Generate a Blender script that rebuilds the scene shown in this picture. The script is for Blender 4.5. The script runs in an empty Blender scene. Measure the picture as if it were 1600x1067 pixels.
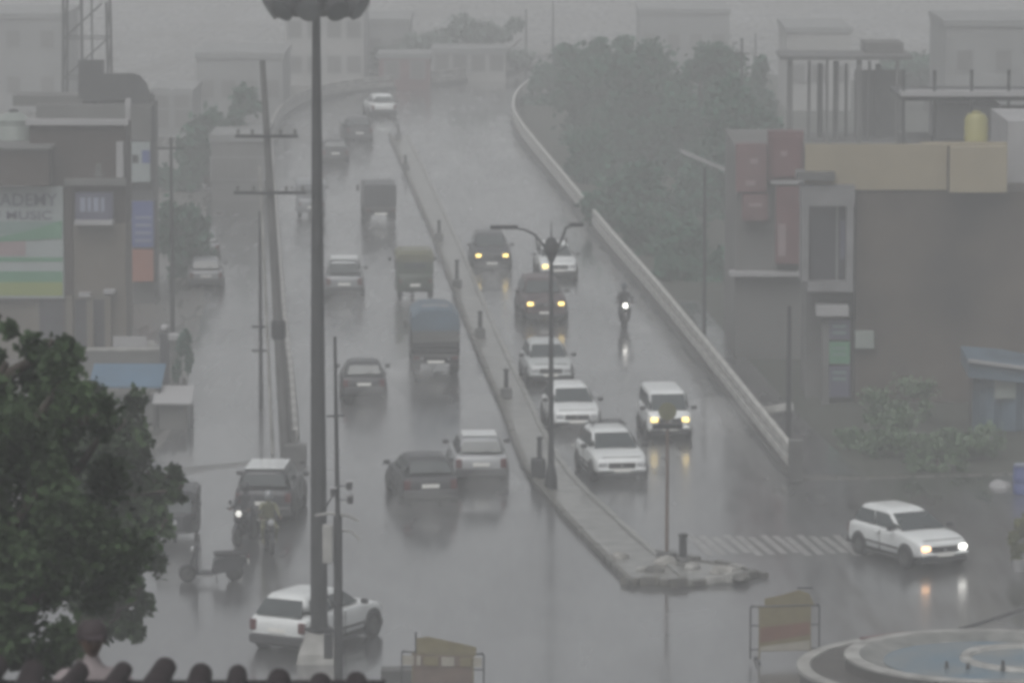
import bpy, bmesh, math, random
import numpy as np
from mathutils import Vector, Matrix
R = math.radians
random.seed(7); rng = np.random.default_rng(7)
SC = bpy.context.scene
COL = SC.collection

# ------------------------------------------------------------------ camera
F, CH = 7600.0, 22.5                      # focal length in photo pixels, camera height
PITCH = math.atan((533.5 + 400.0) / F)
cam_d = bpy.data.cameras.new('camera'); cam = bpy.data.objects.new('camera', cam_d); COL.objects.link(cam)
cam_d.sensor_width = 36.0; cam_d.lens = 36.0 * F / 1600.0
cam.location = (0, 0, CH); cam.rotation_euler = (R(90) - PITCH, 0, 0)
cam_d.clip_start = 0.5; cam_d.clip_end = 3000
cam_d.dof.use_dof = True; cam_d.dof.focus_distance = 150.0; cam_d.dof.aperture_fstop = 5.0
SC.camera = cam

# ------------------------------------------------------------------ world, sun, exposure
w = bpy.data.worlds.new('World'); SC.world = w; w.use_nodes = True
nt = w.node_tree; nt.nodes.clear()
out = nt.nodes.new('ShaderNodeOutputWorld'); bg = nt.nodes.new('ShaderNodeBackground')
sky = nt.nodes.new('ShaderNodeTexSky'); sky.sky_type = 'NISHITA'; sky.sun_disc = False
sky.sun_elevation = R(55); sky.sun_rotation = R(200); sky.dust_density = 6.0; sky.air_density = 1.0
hs = nt.nodes.new('ShaderNodeHueSaturation'); hs.inputs['Saturation'].default_value = 0.12
nt.links.new(sky.outputs[0], hs.inputs['Color']); nt.links.new(hs.outputs[0], bg.inputs[0])
nt.links.new(bg.outputs[0], out.inputs[0]); bg.inputs[1].default_value = 0.13
sd = bpy.data.lights.new('sun', 'SUN'); sd.energy = 0.6; sd.angle = R(40); sd.color = (1, 0.98, 0.95)
sun = bpy.data.objects.new('sun', sd); COL.objects.link(sun)
sun.rotation_euler = (R(35), 0, R(200 - 180) * -1)
SC.view_settings.view_transform = 'Standard'; SC.view_settings.look = 'None'
SC.view_settings.gamma = 1; SC.view_settings.use_curve_mapping = False
SC.view_settings.exposure = -0.09
SC.render.engine = 'CYCLES'
cy = SC.cycles
cy.use_denoising = True; cy.volume_bounces = 1; cy.max_bounces = 5; cy.diffuse_bounces = 2; cy.glossy_bounces = 3
cy.transmission_bounces = 3; cy.caustics_reflective = False; cy.caustics_refractive = False
cy.filter_width = 3.8
cy.sample_clamp_indirect = 6.0

# ------------------------------------------------------------------ pixel -> world
cp, sp = math.cos(PITCH), math.sin(PITCH)
def ray(px, py):
    a = (px - 800) / F; b = (py - 533.5) / F
    return Vector((a, cp - b * sp, -sp - b * cp))
def G(px, py, z=0.0):
    d = ray(px, py); t = (z - CH) / d.z
    return Vector((d.x * t, d.y * t, z))
def at(px, py, Y):
    d = ray(px, py); t = Y / d.y
    return Vector((d.x * t, Y, CH + d.z * t))

# ------------------------------------------------------------------ materials
MATS = {}
def mat(name, col, rough=0.6, var=0.12, scale=2.0, metal=0.0, spec=0.5, bump=0.0, emit=None, es=0.0, coat=0.0, col2=None):
    if name in MATS: return MATS[name]
    m = bpy.data.materials.new(name); m.use_nodes = True; MATS[name] = m
    n = m.node_tree; b = n.nodes['Principled BSDF']
    b.inputs['Roughness'].default_value = rough; b.inputs['Metallic'].default_value = metal
    b.inputs['Specular IOR Level'].default_value = spec
    if coat: b.inputs['Coat Weight'].default_value = coat; b.inputs['Coat Roughness'].default_value = 0.08
    tc = n.nodes.new('ShaderNodeTexCoord'); nz = n.nodes.new('ShaderNodeTexNoise')
    nz.inputs['Scale'].default_value = scale; nz.inputs['Detail'].default_value = 5
    n.links.new(tc.outputs['Object'], nz.inputs['Vector'])
    mx = n.nodes.new('ShaderNodeMix'); mx.data_type = 'RGBA'
    rmp = n.nodes.new('ShaderNodeMapRange'); rmp.inputs[1].default_value = 0.3; rmp.inputs[2].default_value = 0.7
    n.links.new(nz.outputs['Fac'], rmp.inputs[0]); n.links.new(rmp.outputs[0], mx.inputs[0])
    c2 = col2 or tuple(min(1, c * (1 + var)) for c in col); c1 = col if col2 else tuple(c * (1 - var) for c in col)
    mx.inputs[6].default_value = (*c1, 1); mx.inputs[7].default_value = (*c2, 1)
    n.links.new(mx.outputs[2], b.inputs['Base Color'])
    if bump:
        bp = n.nodes.new('ShaderNodeBump'); bp.inputs['Strength'].default_value = bump; bp.inputs['Distance'].default_value = 0.02
        n2 = n.nodes.new('ShaderNodeTexNoise'); n2.inputs['Scale'].default_value = scale * 8
        n.links.new(tc.outputs['Object'], n2.inputs['Vector']); n.links.new(n2.outputs['Fac'], bp.inputs['Height'])
        n.links.new(bp.outputs[0], b.inputs['Normal'])
    if emit:
        b.inputs['Emission Color'].default_value = (*emit, 1); b.inputs['Emission Strength'].default_value = es
    return m

def wet_mat(name, c1, c2, r1, r2, coat_r=0.08, coat_w=1.0):
    m = bpy.data.materials.new(name); m.use_nodes = True; MATS[name] = m
    n = m.node_tree; b = n.nodes['Principled BSDF']
    geo = n.nodes.new('ShaderNodeNewGeometry')
    def noise(sx, sy, detail=4, dist=0.0):
        mp = n.nodes.new('ShaderNodeMapping'); mp.inputs['Scale'].default_value = (sx, sy, 1)
        n.links.new(geo.outputs['Position'], mp.inputs['Vector'])
        t = n.nodes.new('ShaderNodeTexNoise'); t.inputs['Scale'].default_value = 1; t.inputs['Detail'].default_value = detail
        t.inputs['Distortion'].default_value = dist
        n.links.new(mp.outputs[0], t.inputs['Vector']); return t.outputs['Fac']
    def rmap(src, a, b_, c, d):
        r = n.nodes.new('ShaderNodeMapRange'); r.inputs[1].default_value = a; r.inputs[2].default_value = b_
        r.inputs[3].default_value = c; r.inputs[4].default_value = d; n.links.new(src, r.inputs[0]); return r.outputs[0]
    f1 = noise(0.35, 0.06, 6, 0.4); f2 = noise(2.2, 0.25, 5); f3 = noise(0.09, 0.05, 3, 0.8)
    ad = n.nodes.new('ShaderNodeMath'); ad.operation = 'ADD'; n.links.new(f1, ad.inputs[0]); n.links.new(f2, ad.inputs[1])
    mx = n.nodes.new('ShaderNodeMix'); mx.data_type = 'RGBA'
    n.links.new(rmap(ad.outputs[0], 0.75, 1.25, 0, 1), mx.inputs[0])
    mx.inputs[6].default_value = (*c1, 1); mx.inputs[7].default_value = (*c2, 1)
    n.links.new(mx.outputs[2], b.inputs['Base Color'])
    mm = n.nodes.new('ShaderNodeMath'); mm.operation = 'ADD'
    n.links.new(rmap(f1, 0.35, 0.65, r1, r2), mm.inputs[0]); n.links.new(rmap(f3, 0.4, 0.62, 0.0, 0.12), mm.inputs[1])
    n.links.new(mm.outputs[0], b.inputs['Roughness'])
    b.inputs['Coat Weight'].default_value = coat_w; b.inputs['Coat IOR'].default_value = 1.45; n.links.new(rmap(ad.outputs[0], 0.8, 1.2, coat_r * .55, coat_r * 1.5), b.inputs['Coat Roughness'])
    b.inputs['IOR'].default_value = 1.45; b.inputs['Specular IOR Level'].default_value = 0.5
    bp = n.nodes.new('ShaderNodeBump'); bp.inputs['Strength'].default_value = 0.08; bp.inputs['Distance'].default_value = 0.01
    n.links.new(noise(9, 9, 3), bp.inputs['Height']); n.links.new(bp.outputs[0], b.inputs['Normal'])
    return m

A_ROAD = wet_mat('wet_asphalt', (0.018, 0.018, 0.020), (0.072, 0.072, 0.075), 0.22, 0.36, 0.15)
A_GROUND = wet_mat('wet_ground', (0.045, 0.044, 0.040), (0.09, 0.087, 0.08), 0.35, 0.55, 0.3, 0.45)
CONC = mat('concrete', (0.15, 0.148, 0.14), 0.55, 0.2, 1.6, bump=0.3, col2=(0.34, 0.34, 0.325))
CONC_D = mat('dark_concrete', (0.065, 0.065, 0.064), 0.5, 0.3, 1.5, bump=0.3)
KERB = mat('worn_kerb', (0.05, 0.05, 0.05), 0.45, 0.3, 3, col2=(0.11, 0.105, 0.09))
PARA = mat('parapet_paint', (0.24, 0.24, 0.225), 0.5, 0.15, 0.9, col2=(0.52, 0.52, 0.50))
MEDI = mat('median_soil', (0.085, 0.085, 0.08), 0.4, 0.3, 1.6, col2=(0.21, 0.21, 0.195), coat=0.4, bump=.6)
STEEL = mat('galvanised_steel', (0.030, 0.031, 0.033), 0.6, 0.15, 3, spec=0.2)
STEEL_D = mat('dark_steel', (0.022, 0.023, 0.025), 0.6, 0.2, 3, spec=0.2)
BLACK = mat('black_rubber', (0.015, 0.015, 0.016), 0.7, 0.2, 6)
PLAST = mat('dark_plastic', (0.03, 0.03, 0.032), 0.45, 0.2, 6)
GLASS = mat('car_glass', (0.03, 0.038, 0.04), 0.08, 0.1, 4, spec=0.6)
CHROME = mat('chrome', (0.5, 0.5, 0.5), 0.2, 0.05, 4, metal=0.9)
RIM = mat('wheel_alloy', (0.09, 0.09, 0.09), 0.4, 0.1, 4, metal=0.5)
PLATE = mat('number_plate', (0.65, 0.65, 0.62), 0.5, 0.05, 4)
REDL = mat('tail_lamp', (0.07, 0.012, 0.012), 0.2, 0.1, 4)
CLEARL = mat('head_lamp_glass', (0.35, 0.36, 0.37), 0.1, 0.05, 4)
YEL = mat('lit_yellow_lamp', (0.8, 0.6, 0.2), 0.3, 0.05, 4, emit=(1.0, 0.72, 0.22), es=3.2)
WHT = mat('lit_white_lamp', (0.8, 0.8, 0.8), 0.3, 0.05, 4, emit=(1.0, 0.97, 0.90), es=5.0)
WHT2 = mat('dim_white_lamp', (0.6, 0.6, 0.6), 0.3, 0.05, 4, emit=(1.0, 0.97, 0.90), es=0.8)
ORA = mat('lit_amber_lamp', (0.8, 0.5, 0.3), 0.3, 0.05, 4, emit=(1.0, 0.55, 0.28), es=3.5)
def paint(n, c): return mat('paint_' + n, c, 0.35, 0.06, 2, coat=0.5 if c[0] > .12 else 0.0, spec=.5 if c[0] > .12 else .3)
P_WHITE = paint('white', (0.56, 0.58, 0.58)); P_SILV = paint('silver', (0.27, 0.28, 0.29)); P_GREY = paint('grey', (0.16, 0.17, 0.18))
P_DARK = paint('charcoal', (0.035, 0.036, 0.04)); P_MAR = paint('maroon', (0.05, 0.030, 0.033)); P_BLUEG = paint('bluegrey', (0.05, 0.06, 0.075))
P_SILV2 = paint('pale_silver', (0.36, 0.38, 0.38))
P_GREEN = paint('auto_green', (0.045, 0.058, 0.045)); P_YEL = paint('auto_yellow', (0.10, 0.10, 0.06))
BARK = mat('bark', (0.05, 0.042, 0.035), 0.9, 0.3, 4, bump=0.5)
LEAF_N = mat('leaf_near', (0.008, 0.014, 0.007), 0.75, 0.5, 1.1, col2=(0.060, 0.098, 0.045), spec=0.15)
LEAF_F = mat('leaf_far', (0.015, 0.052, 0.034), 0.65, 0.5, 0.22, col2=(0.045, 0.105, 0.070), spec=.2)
LEAF_B = mat('leaf_bush', (0.05, 0.09, 0.045), 0.55, 0.5, 0.8, col2=(0.09, 0.14, 0.07))
LEAF_O = mat('leaf_olive', (0.08, 0.09, 0.035), 0.55, 0.4, 1.5, col2=(0.15, 0.15, 0.06))
W_BROWN = mat('wall_brown', (0.025, 0.015, 0.011), 0.85, 0.2, 0.7)
W_BEIGE = mat('wall_beige', (0.085, 0.072, 0.058), 0.8, 0.15, 0.7)
W_CREAM = mat('wall_cream', (0.22, 0.19, 0.13), 0.75, 0.12, 0.6)
W_DARK = mat('wall_bare_brick', (0.020, 0.017, 0.015), 0.9, 0.35, 0.4, col2=(0.075, 0.060, 0.048))
W_GREY = mat('wall_grey', (0.09, 0.09, 0.088), 0.85, 0.2, 0.5)
W_PALE = mat('wall_pale', (0.33, 0.33, 0.29), 0.8, 0.15, 0.4)
W_WHITE = mat('wall_white', (0.25, 0.25, 0.255), 0.7, 0.12, 1)
W_PINK = mat('wall_red', (0.10, 0.052, 0.055), 0.8, 0.25, 0.9)
WIN_D = mat('window_dark', (0.03, 0.03, 0.036), 0.25, 0.2, 2)
S_WHITE = mat('sign_white', (0.22, 0.25, 0.25), 0.5, 0.06, 1)
S_GREEN = mat('sign_green', (0.06, 0.17, 0.10), 0.5, 0.1, 1)
S_LIME = mat('sign_lime', (0.16, 0.20, 0.05), 0.5, 0.1, 1)
S_TEAL = mat('sign_teal', (0.12, 0.18, 0.165), 0.5, 0.1, 1)
S_ROSE = mat('sign_rose', (0.20, 0.15, 0.155), 0.5, 0.1, 1)
S_BLUE = mat('sign_blue', (0.05, 0.07, 0.20), 0.5, 0.1, 1)
S_ORANGE = mat('sign_orange', (0.22, 0.085, 0.055), 0.5, 0.1, 1)
S_NAVY = mat('sign_navy', (0.05, 0.05, 0.085), 0.5, 0.1, 1)
S_RED = mat('sign_red', (0.09, 0.035, 0.038), 0.5, 0.2, 1)
S_PALE = mat('sign_pale_blue', (0.18, 0.20, 0.26), 0.5, 0.1, 1)
TANK_Y = mat('tank_yellow', (0.25, 0.235, 0.08), 0.5, 0.1, 1)
TANK_W = mat('tank_pale', (0.18, 0.205, 0.19), 0.5, 0.1, 1)
BLUE_T = mat('blue_tarp', (0.045, 0.10, 0.16), 0.5, 0.2, 1.5)
SLATE = mat('slate_tarp', (0.055, 0.085, 0.115), 0.5, 0.35, 0.8, bump=0.4)
TILE = mat('wet_roof_tile', (0.022, 0.016, 0.018), 0.85, 0.3, 3, spec=0.15)
BAR_Y = mat('barricade_yellow', (0.13, 0.11, 0.055), 0.5, 0.15, 3)
BAR_O = mat('barricade_orange', (0.12, 0.055, 0.035), 0.5, 0.15, 3)
BAR_P = mat('barricade_pale', (0.25, 0.235, 0.20), 0.5, 0.1, 3)
BAR_B = mat('barricade_brown', (0.10, 0.07, 0.055), 0.6, 0.2, 3)
POOL = mat('pool_blue', (0.02, 0.09, 0.15), 0.3, 0.2, 0.9, col2=(0.13, 0.14, 0.135))
STONE = mat('rubble_stone', (0.13, 0.13, 0.12), 0.6, 0.35, 2, col2=(0.30, 0.29, 0.27))
LINEP = mat('worn_road_paint', (0.08, 0.08, 0.08), 0.3, 0.2, 3, col2=(0.30, 0.30, 0.29))
SKIN = mat('skin_brown', (0.085, 0.05, 0.036), 0.55, 0.1, 5)
CL_PALE = mat('cloth_pale_pink', (0.22, 0.19, 0.195), 0.8, 0.12, 5)
CL_DARK = mat('cloth_dark', (0.03, 0.03, 0.035), 0.8, 0.2, 5)
CL_OLIVE = mat('cloth_olive', (0.10, 0.10, 0.05), 0.6, 0.2, 5)
CL_MAR = mat('cap_maroon', (0.026, 0.017, 0.020), 0.8, 0.15, 5)
TROUS = mat('trousers_grey', (0.06, 0.06, 0.065), 0.8, 0.2, 5)

# ------------------------------------------------------------------ mesh helpers
def tag(o, label=None, cat=None, group=None, kind=None):
    if label: o['label'] = label
    if cat: o['category'] = cat
    if group: o['group'] = group
    if kind: o['kind'] = kind
    return o
def thing(name, label, cat, loc=(0, 0, 0), rz=0, group=None):
    o = bpy.data.objects.new(name, None); COL.objects.link(o); o.location = loc; o.rotation_euler = (0, 0, rz)
    o.empty_display_size = 0.2
    return tag(o, label, cat, group)
class MB:
    def __init__(s): s.v = []; s.f = []
    def add(s, vs, fs):
        b = len(s.v); s.v += [tuple(v) for v in vs]; s.f += [tuple(i + b for i in f) for f in fs]; return s
    def box(s, x0, x1, y0, y1, z0, z1, bev=0.0):
        if bev <= 0:
            v = [(x, y, z) for z in (z0, z1) for y in (y0, y1) for x in (x0, x1)]
            return s.add(v, [(0, 2, 3, 1), (4, 5, 7, 6), (0, 1, 5, 4), (2, 6, 7, 3), (0, 4, 6, 2), (1, 3, 7, 5)])
        b = bev; rings = []
        for z, i in ((z0, b), (z0 + b, 0), (z1 - b, 0), (z1, b)):
            rings.append([(x0 + i + b * 0.6, y0 + i, z), (x1 - i - b * 0.6, y0 + i, z), (x1 - i, y0 + i + b * 0.6, z), (x1 - i, y1 - i - b * 0.6, z),
                          (x1 - i - b * 0.6, y1 - i, z), (x0 + i + b * 0.6, y1 - i, z), (x0 + i, y1 - i - b * 0.6, z), (x0 + i, y0 + i + b * 0.6, z)])
        return s.loft(rings)
    def loft(s, rings, caps=True, closed=True):
        n = len(rings[0]); vs = [p for r in rings for p in r]; fs = []
        for k in range(len(rings) - 1):
            for i in range(n if closed else n - 1):
                j = (i + 1) % n
                fs.append((k * n + i, k * n + j, (k + 1) * n + j, (k + 1) * n + i))
        if caps: fs.append(tuple(reversed(range(n)))); fs.append(tuple((len(rings) - 1) * n + i for i in range(n)))
        return s.add(vs, fs)
    def cone(s, p0, p1, r0, r1, n=12):
        p0 = Vector(p0); p1 = Vector(p1); d = (p1 - p0).normalized()
        u = d.orthogonal().normalized(); w_ = d.cross(u)
        return s.loft([[p + (u * math.cos(2 * math.pi * i / n) + w_ * math.sin(2 * math.pi * i / n)) * r for i in range(n)] for p, r in ((p0, r0), (p1, r1))])
    def tube(s, pts, r, n=8):
        pts = [Vector(p) for p in pts]; rs = r if isinstance(r, (list, tuple)) else [r] * len(pts)
        d0 = (pts[1] - pts[0]).normalized(); u = d0.orthogonal().normalized(); rings = []
        for i, p in enumerate(pts):
            d = (pts[min(i + 1, len(pts) - 1)] - pts[max(i - 1, 0)]).normalized()
            u = (u - d * u.dot(d)).normalized(); w_ = d.cross(u)
            rings.append([p + (u * math.cos(2 * math.pi * k / n) + w_ * math.sin(2 * math.pi * k / n)) * rs[i] for k in range(n)])
        return s.loft(rings)
    def lathe(s, prof, c=(0, 0, 0), n=20, axis='z'):
        rings = []
        for r, h in prof:
            ring = []
            for i in range(n):
                a = 2 * math.pi * i / n; x, y = r * math.cos(a), r * math.sin(a)
                ring.append((c[0] + x, c[1] + y, c[2] + h) if axis == 'z' else ((c[0] + h, c[1] + x, c[2] + y) if axis == 'x' else (c[0] + x, c[1] + h, c[2] + y)))
            rings.append(ring)
        if prof[0][0] > 1e-6 and prof[-1][0] > 1e-6: return s.loft(rings + [rings[0]], caps=False)
        return s.loft(rings)
    def quad(s, a, b, c, d, off=0.0, thick=0.0):
        a, b, c, d = map(Vector, (a, b, c, d)); n = (b - a).cross(d - a).normalized() * off
        if thick: 
            m = n.normalized() * thick if off else (b - a).cross(d - a).normalized() * thick
            o = [p + n for p in (a, b, c, d)]; i = [p + n - m for p in (a, b, c, d)]
            return s.add(o + i, [(0, 1, 2, 3), (7, 6, 5, 4), (0, 4, 5, 1), (1, 5, 6, 2), (2, 6, 7, 3), (3, 7, 4, 0)])
        return s.add([a + n, b + n, c + n, d + n], [(0, 1, 2, 3)])
    def build(s, name, m, parent=None, smooth=None):
        me = bpy.data.meshes.new(name); me.from_pydata(s.v, [], s.f); 
        bm = bmesh.new(); bm.from_mesh(me); bmesh.ops.recalc_face_normals(bm, faces=bm.faces); bm.to_mesh(me); bm.free()
        me.materials.append(m)
        if smooth:
            me.shade_smooth(); me.set_sharp_from_angle(angle=R(smooth))
        o = bpy.data.objects.new(name, me); COL.objects.link(o)
        if parent: o.parent = parent
        return o
def part(name, m, parent, mb, smooth=None): return mb.build(name, m, parent, smooth)
def copy_tree(o, parent=None):
    c = o.copy(); COL.objects.link(c); c.parent = parent
    for ch in list(o.children): copy_tree(ch, c)
    return c
def sheet(name, pts, m, z, kind='structure'):
    bm = bmesh.new(); vs = [bm.verts.new((p[0], p[1], z)) for p in pts]; f = bm.faces.new(vs)
    bmesh.ops.triangulate(bm, faces=[f]); bmesh.ops.recalc_face_normals(bm, faces=bm.faces)
    if bm.faces[:][0].normal.z < 0: bmesh.ops.reverse_faces(bm, faces=bm.faces)
    me = bpy.data.meshes.new(name); bm.to_mesh(me); bm.free(); me.materials.append(m)
    o = bpy.data.objects.new(name, me); COL.objects.link(o); return tag(o, kind=kind)

# ------------------------------------------------------------------ ground, road
gr = MB().box(-395, 395, -95, 895, -0.5, 0.0).build('ground', A_GROUND); tag(gr, kind='structure')
RIGHT = [(1240, 752), (1170, 662), (1100, 572), (1020, 472), (950, 390), (885, 308), (842, 255), (812, 215), (802, 190), (810, 165), (840, 143), (900, 124), (1000, 105), (1150, 88)]
LEFT = [(462, 716), (455, 620), (444, 520), (436, 420), (428, 310), (424, 240), (428, 208), (448, 182), (490, 160), (560, 146), (640, 139), (720, 129), (810, 112), (900, 98), (1000, 86), (1150, 70)]
def smooth_line(pts, k=6):
    P = [Vector(p) for p in pts]; o = []
    for i in range(len(P) - 1):
        p0 = P[max(i - 1, 0)]; p1 = P[i]; p2 = P[i + 1]; p3 = P[min(i + 2, len(P) - 1)]
        for j in range(k):
            t = j / k
            o.append(0.5 * ((2 * p1) + (p2 - p0) * t + (2 * p0 - 5 * p1 + 4 * p2 - p3) * t * t + (3 * p1 - p0 - 3 * p2 + p3) * t ** 3))
    o.append(P[-1]); return o
RW = smooth_line([G(*p) for p in RIGHT]); LW = smooth_line([G(*p) for p in LEFT])
rp = [(-60, 20), (60, 20), (60, 138)] + [tuple(G(1640, 742)[:2])] + [tuple(p[:2]) for p in RW] + [tuple(p[:2]) for p in reversed(LW)] + [tuple(G(330, 735)[:2]), tuple(G(-300, 860)[:2])]
sheet('road', rp, A_ROAD, 0.006)
# service lane left of the ramp, verge strips
sheet('service_road', [G(232, 735)[:2], G(448, 716)[:2], G(440, 620)[:2], G(428, 470)[:2], G(418, 300)[:2], G(405, 215)[:2], G(345, 240)[:2], G(322, 330)[:2], G(318, 480)[:2], G(285, 640)[:2]], A_ROAD, 0.005)
sheet('side_road', [G(1262, 742)[:2], G(1345, 742)[:2], G(1240, 640)[:2], G(1150, 540)[:2], G(1090, 470)[:2], G(1060, 470)[:2], G(1130, 560)[:2]], A_ROAD, 0.005)

VERGE = mat('wet_verge', (0.028, 0.032, 0.026), 0.8, 0.35, 0.3, col2=(0.055, 0.058, 0.048), spec=0.2)
sheet('verge', [(p.x + .25, p.y) for p in RW[2:60]] + [G(1100, 110)[:2], G(1700, 150)[:2], G(1700, 735)[:2], G(1330, 745)[:2], G(1262, 738)[:2]], VERGE, 0.003)
# worn crossing stripes and lane lines
zx = thing('zebra_crossing', 'worn white zebra stripes painted across the wet road by the island', 'road marking')
zx['kind'] = 'structure'; del zx['category']
for i in range(15):
    px = 1072 + i * 19
    a = G(px, 836 + (i % 3) * 1.5); b = G(px + 34, 868 - (i % 4) * 1.5); wd = 0.21
    me = MB().add([(a.x, a.y, .0105), (a.x + wd, a.y, .0105), (b.x + wd, b.y, .0105), (b.x, b.y, .0105)], [(3, 2, 1, 0)])
    part('stripe', LINEP, zx, me)

# ------------------------------------------------------------------ median with kerb stones
ML = [(988, 912), (905, 828), (838, 752), (812, 700), (790, 640), (764, 582), (738, 520), (713, 455), (686, 385), (656, 315), (630, 255), (612, 215)]
MLW = smooth_line([G(*p) for p in ML])
MWID = lambda t: 1.35 - 0.55 * min(1, t * 3)
med = thing('median_strip', None, None); med['kind'] = 'structure'; 
lft = MLW; n = len(lft)
rgt = [p + Vector((MWID(i / (n - 1)) + 0.0, 0, 0)) for i, p in enumerate(lft)]
mb = MB()
top = 0.13
mb.loft([[(a.x, a.y, 0.0), (b.x, b.y, 0.0), (b.x, b.y, top), (a.x, a.y, top)] for a, b in zip(lft, rgt)])
part('median_bed', MEDI, med, mb)
def along(pts, step):
    out_ = []; acc = 0.0; nxt = 0.0
    for a, b in zip(pts[:-1], pts[1:]):
        L = (b - a).length
        while nxt <= acc + L:
            out_.append((a.lerp(b, (nxt - acc) / L), (b - a).normalized())); nxt += step
        acc += L
    return out_
for side, line in ((-1, lft), (1, rgt)):
    base = MB().box(-0.09, 0.09, -0.47, 0.47, 0, 0.2, 0.02).build('kerb_stone', KERB if side < 0 else MEDI, med)
    first = True
    for p, d in along(line, 1.0):
        o = base if first else base.copy()
        if not first: COL.objects.link(o)
        first = False
        o.parent = med
        o.location = (p.x + side * 0.08, p.y, random.uniform(-0.02, 0.01)); o.rotation_euler = (0, random.uniform(-.03, .03), math.atan2(-d.x, d.y) + random.uniform(-.03, .03))
# triangular nose island with broken kerb stones
isl = thing('traffic_island', None, None); isl['kind'] = 'structure'
ip = [G(985, 913), G(1060, 917), G(1150, 909), G(1188, 902), G(1130, 888), G(1075, 880), G(1020, 868), G(950, 862)]
part('island_bed', MEDI, isl, MB().loft([[(p.x, p.y, z) for p in ip] for z in (0, 0.12)]))
for a, b in zip([ip[0], ip[1], ip[2], ip[3], ip[4], ip[5]], [ip[1], ip[2], ip[3], ip[4], ip[5], ip[6]]):
    for p, d in along([a, b], 0.55):
        o = MB().box(-0.10, 0.10, -0.26, 0.26, 0, random.uniform(.16, .26), 0.02).build('kerb_stone', KERB if random.random() < .75 else CONC, isl)
        o.location = p; o.rotation_euler = (random.uniform(-.06, .06), random.uniform(-.1, .1), math.atan2(-d.x, d.y) + random.uniform(-.15, .15))
def rock(name, m, loc, r, parent=None, sq=0.6):
    bm = bmesh.new(); bmesh.ops.create_icosphere(bm, subdivisions=2, radius=r)
    for v in bm.verts:
        v.co *= random.uniform(.85, 1.12); v.co.z *= sq
    me = bpy.data.meshes.new(name); bm.to_mesh(me); bm.free(); me.materials.append(m)
    o = bpy.data.objects.new(name, me); COL.objects.link(o); o.location = loc; o.rotation_euler = (0, 0, random.uniform(0, 6))
    if parent: o.parent = parent
    return o
RT = ['broken pale stone lying beside the kerb of the island nose', 'squat dark stone at the foot of the sign post', 'pale round stone at the sign post foot', 'grey rubble lump behind the sign post',
      'flat slab of rubble between bollard and island tip', 'dark rubble lump near the island tip', 'small whitewashed stone standing on the island tip', 'pale stone beside the bollard foot']
for (px, py, r, m), lb in zip([(968, 870, .26, STONE), (1022, 892, .30, KERB), (1003, 890, .17, CONC), (1040, 880, .36, STONE), (1130, 893, .34, STONE), (1158, 903, .26, KERB), (1172, 896, .10, W_WHITE), (1082, 886, .22, CONC)], RT):
    tag(rock('rubble_stone', m, G(px, py, .14), r), lb, 'stone', 'loose stones on the traffic island')

# ------------------------------------------------------------------ parapets
def parapet(name, label, line, h=1.05, step=2.1, m=PARA):
    root = thing(name, label, 'parapet')
    pts = along(line, step)
    part('plinth', CONC_D, root, MB().loft([[(p.x - .17, p.y, 0), (p.x + .17, p.y, 0), (p.x + .17, p.y, .22), (p.x - .17, p.y, .22)] for p in line]))
    first = {}
    for i, (p, d) in enumerate(pts):
        a = math.atan2(-d.x, d.y)
        def put(nm, mk, loc, rot):
            if nm not in first: first[nm] = mk(); o = first[nm]
            else: o = first[nm].copy(); COL.objects.link(o)
            o.parent = root; o.location = loc; o.rotation_euler = (0, 0, rot)
        put('post', lambda: MB().box(.0 if m is PARA else -.12, .12 if m is PARA else .0, -.09, .09, .18, h - .03, .015).build('post', CONC_D, root), p, a)
        if i < len(pts) - 1:
            q = pts[i + 1][0]; c = (p + q) / 2; dd = q - p; a2 = math.atan2(-dd.x, dd.y)
            L = step / 2 + 0.02
            put('upper_rail', lambda: MB().box(-.08, .08, -L, L, h - .30, h, .015).build('upper_rail', m, root), c, a2)
            put('lower_rail', lambda: MB().box(-.08, .08, -L, L, h - .72, h - .42, .015).build('lower_rail', m, root), c, a2)
    return root
par_r = parapet('bridge_parapet', 'pale two-rail concrete parapet from a sturdy end post along the oncoming lanes', RW)
e = G(1240, 752)
ep = MB().box(-.22, .22, -.2, .2, 0, 1.35, .03).build('end_post', CONC_D, par_r); ep.location = (e.x + .05, e.y - .25, 0)
parapet('bridge_parapet', 'weathered parapet on the far side of the outbound lanes, starting behind the dark jeep', LW, h=0.95, m=CONC)
e = G(463, 717)
tag(MB().box(-.35, .35, -.3, .3, 0, .55, .04).build('concrete_block', CONC_D), 'dark concrete block at the foot of the leaning electric pole', 'block').location = (e.x, e.y - .5, 0)
# fallen rail behind the right parapet
o = MB().box(-.10, .10, -.9, .9, 0, .25, .02).build('concrete_rail', PARA); a = G(1203, 682); o.location = (a.x + .25, a.y + .3, .75); o.rotation_euler = (R(-12), 0, R(28))
tag(o, 'short pale concrete rail lying askew against the outside of the long two-rail parapet', 'rail')

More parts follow.
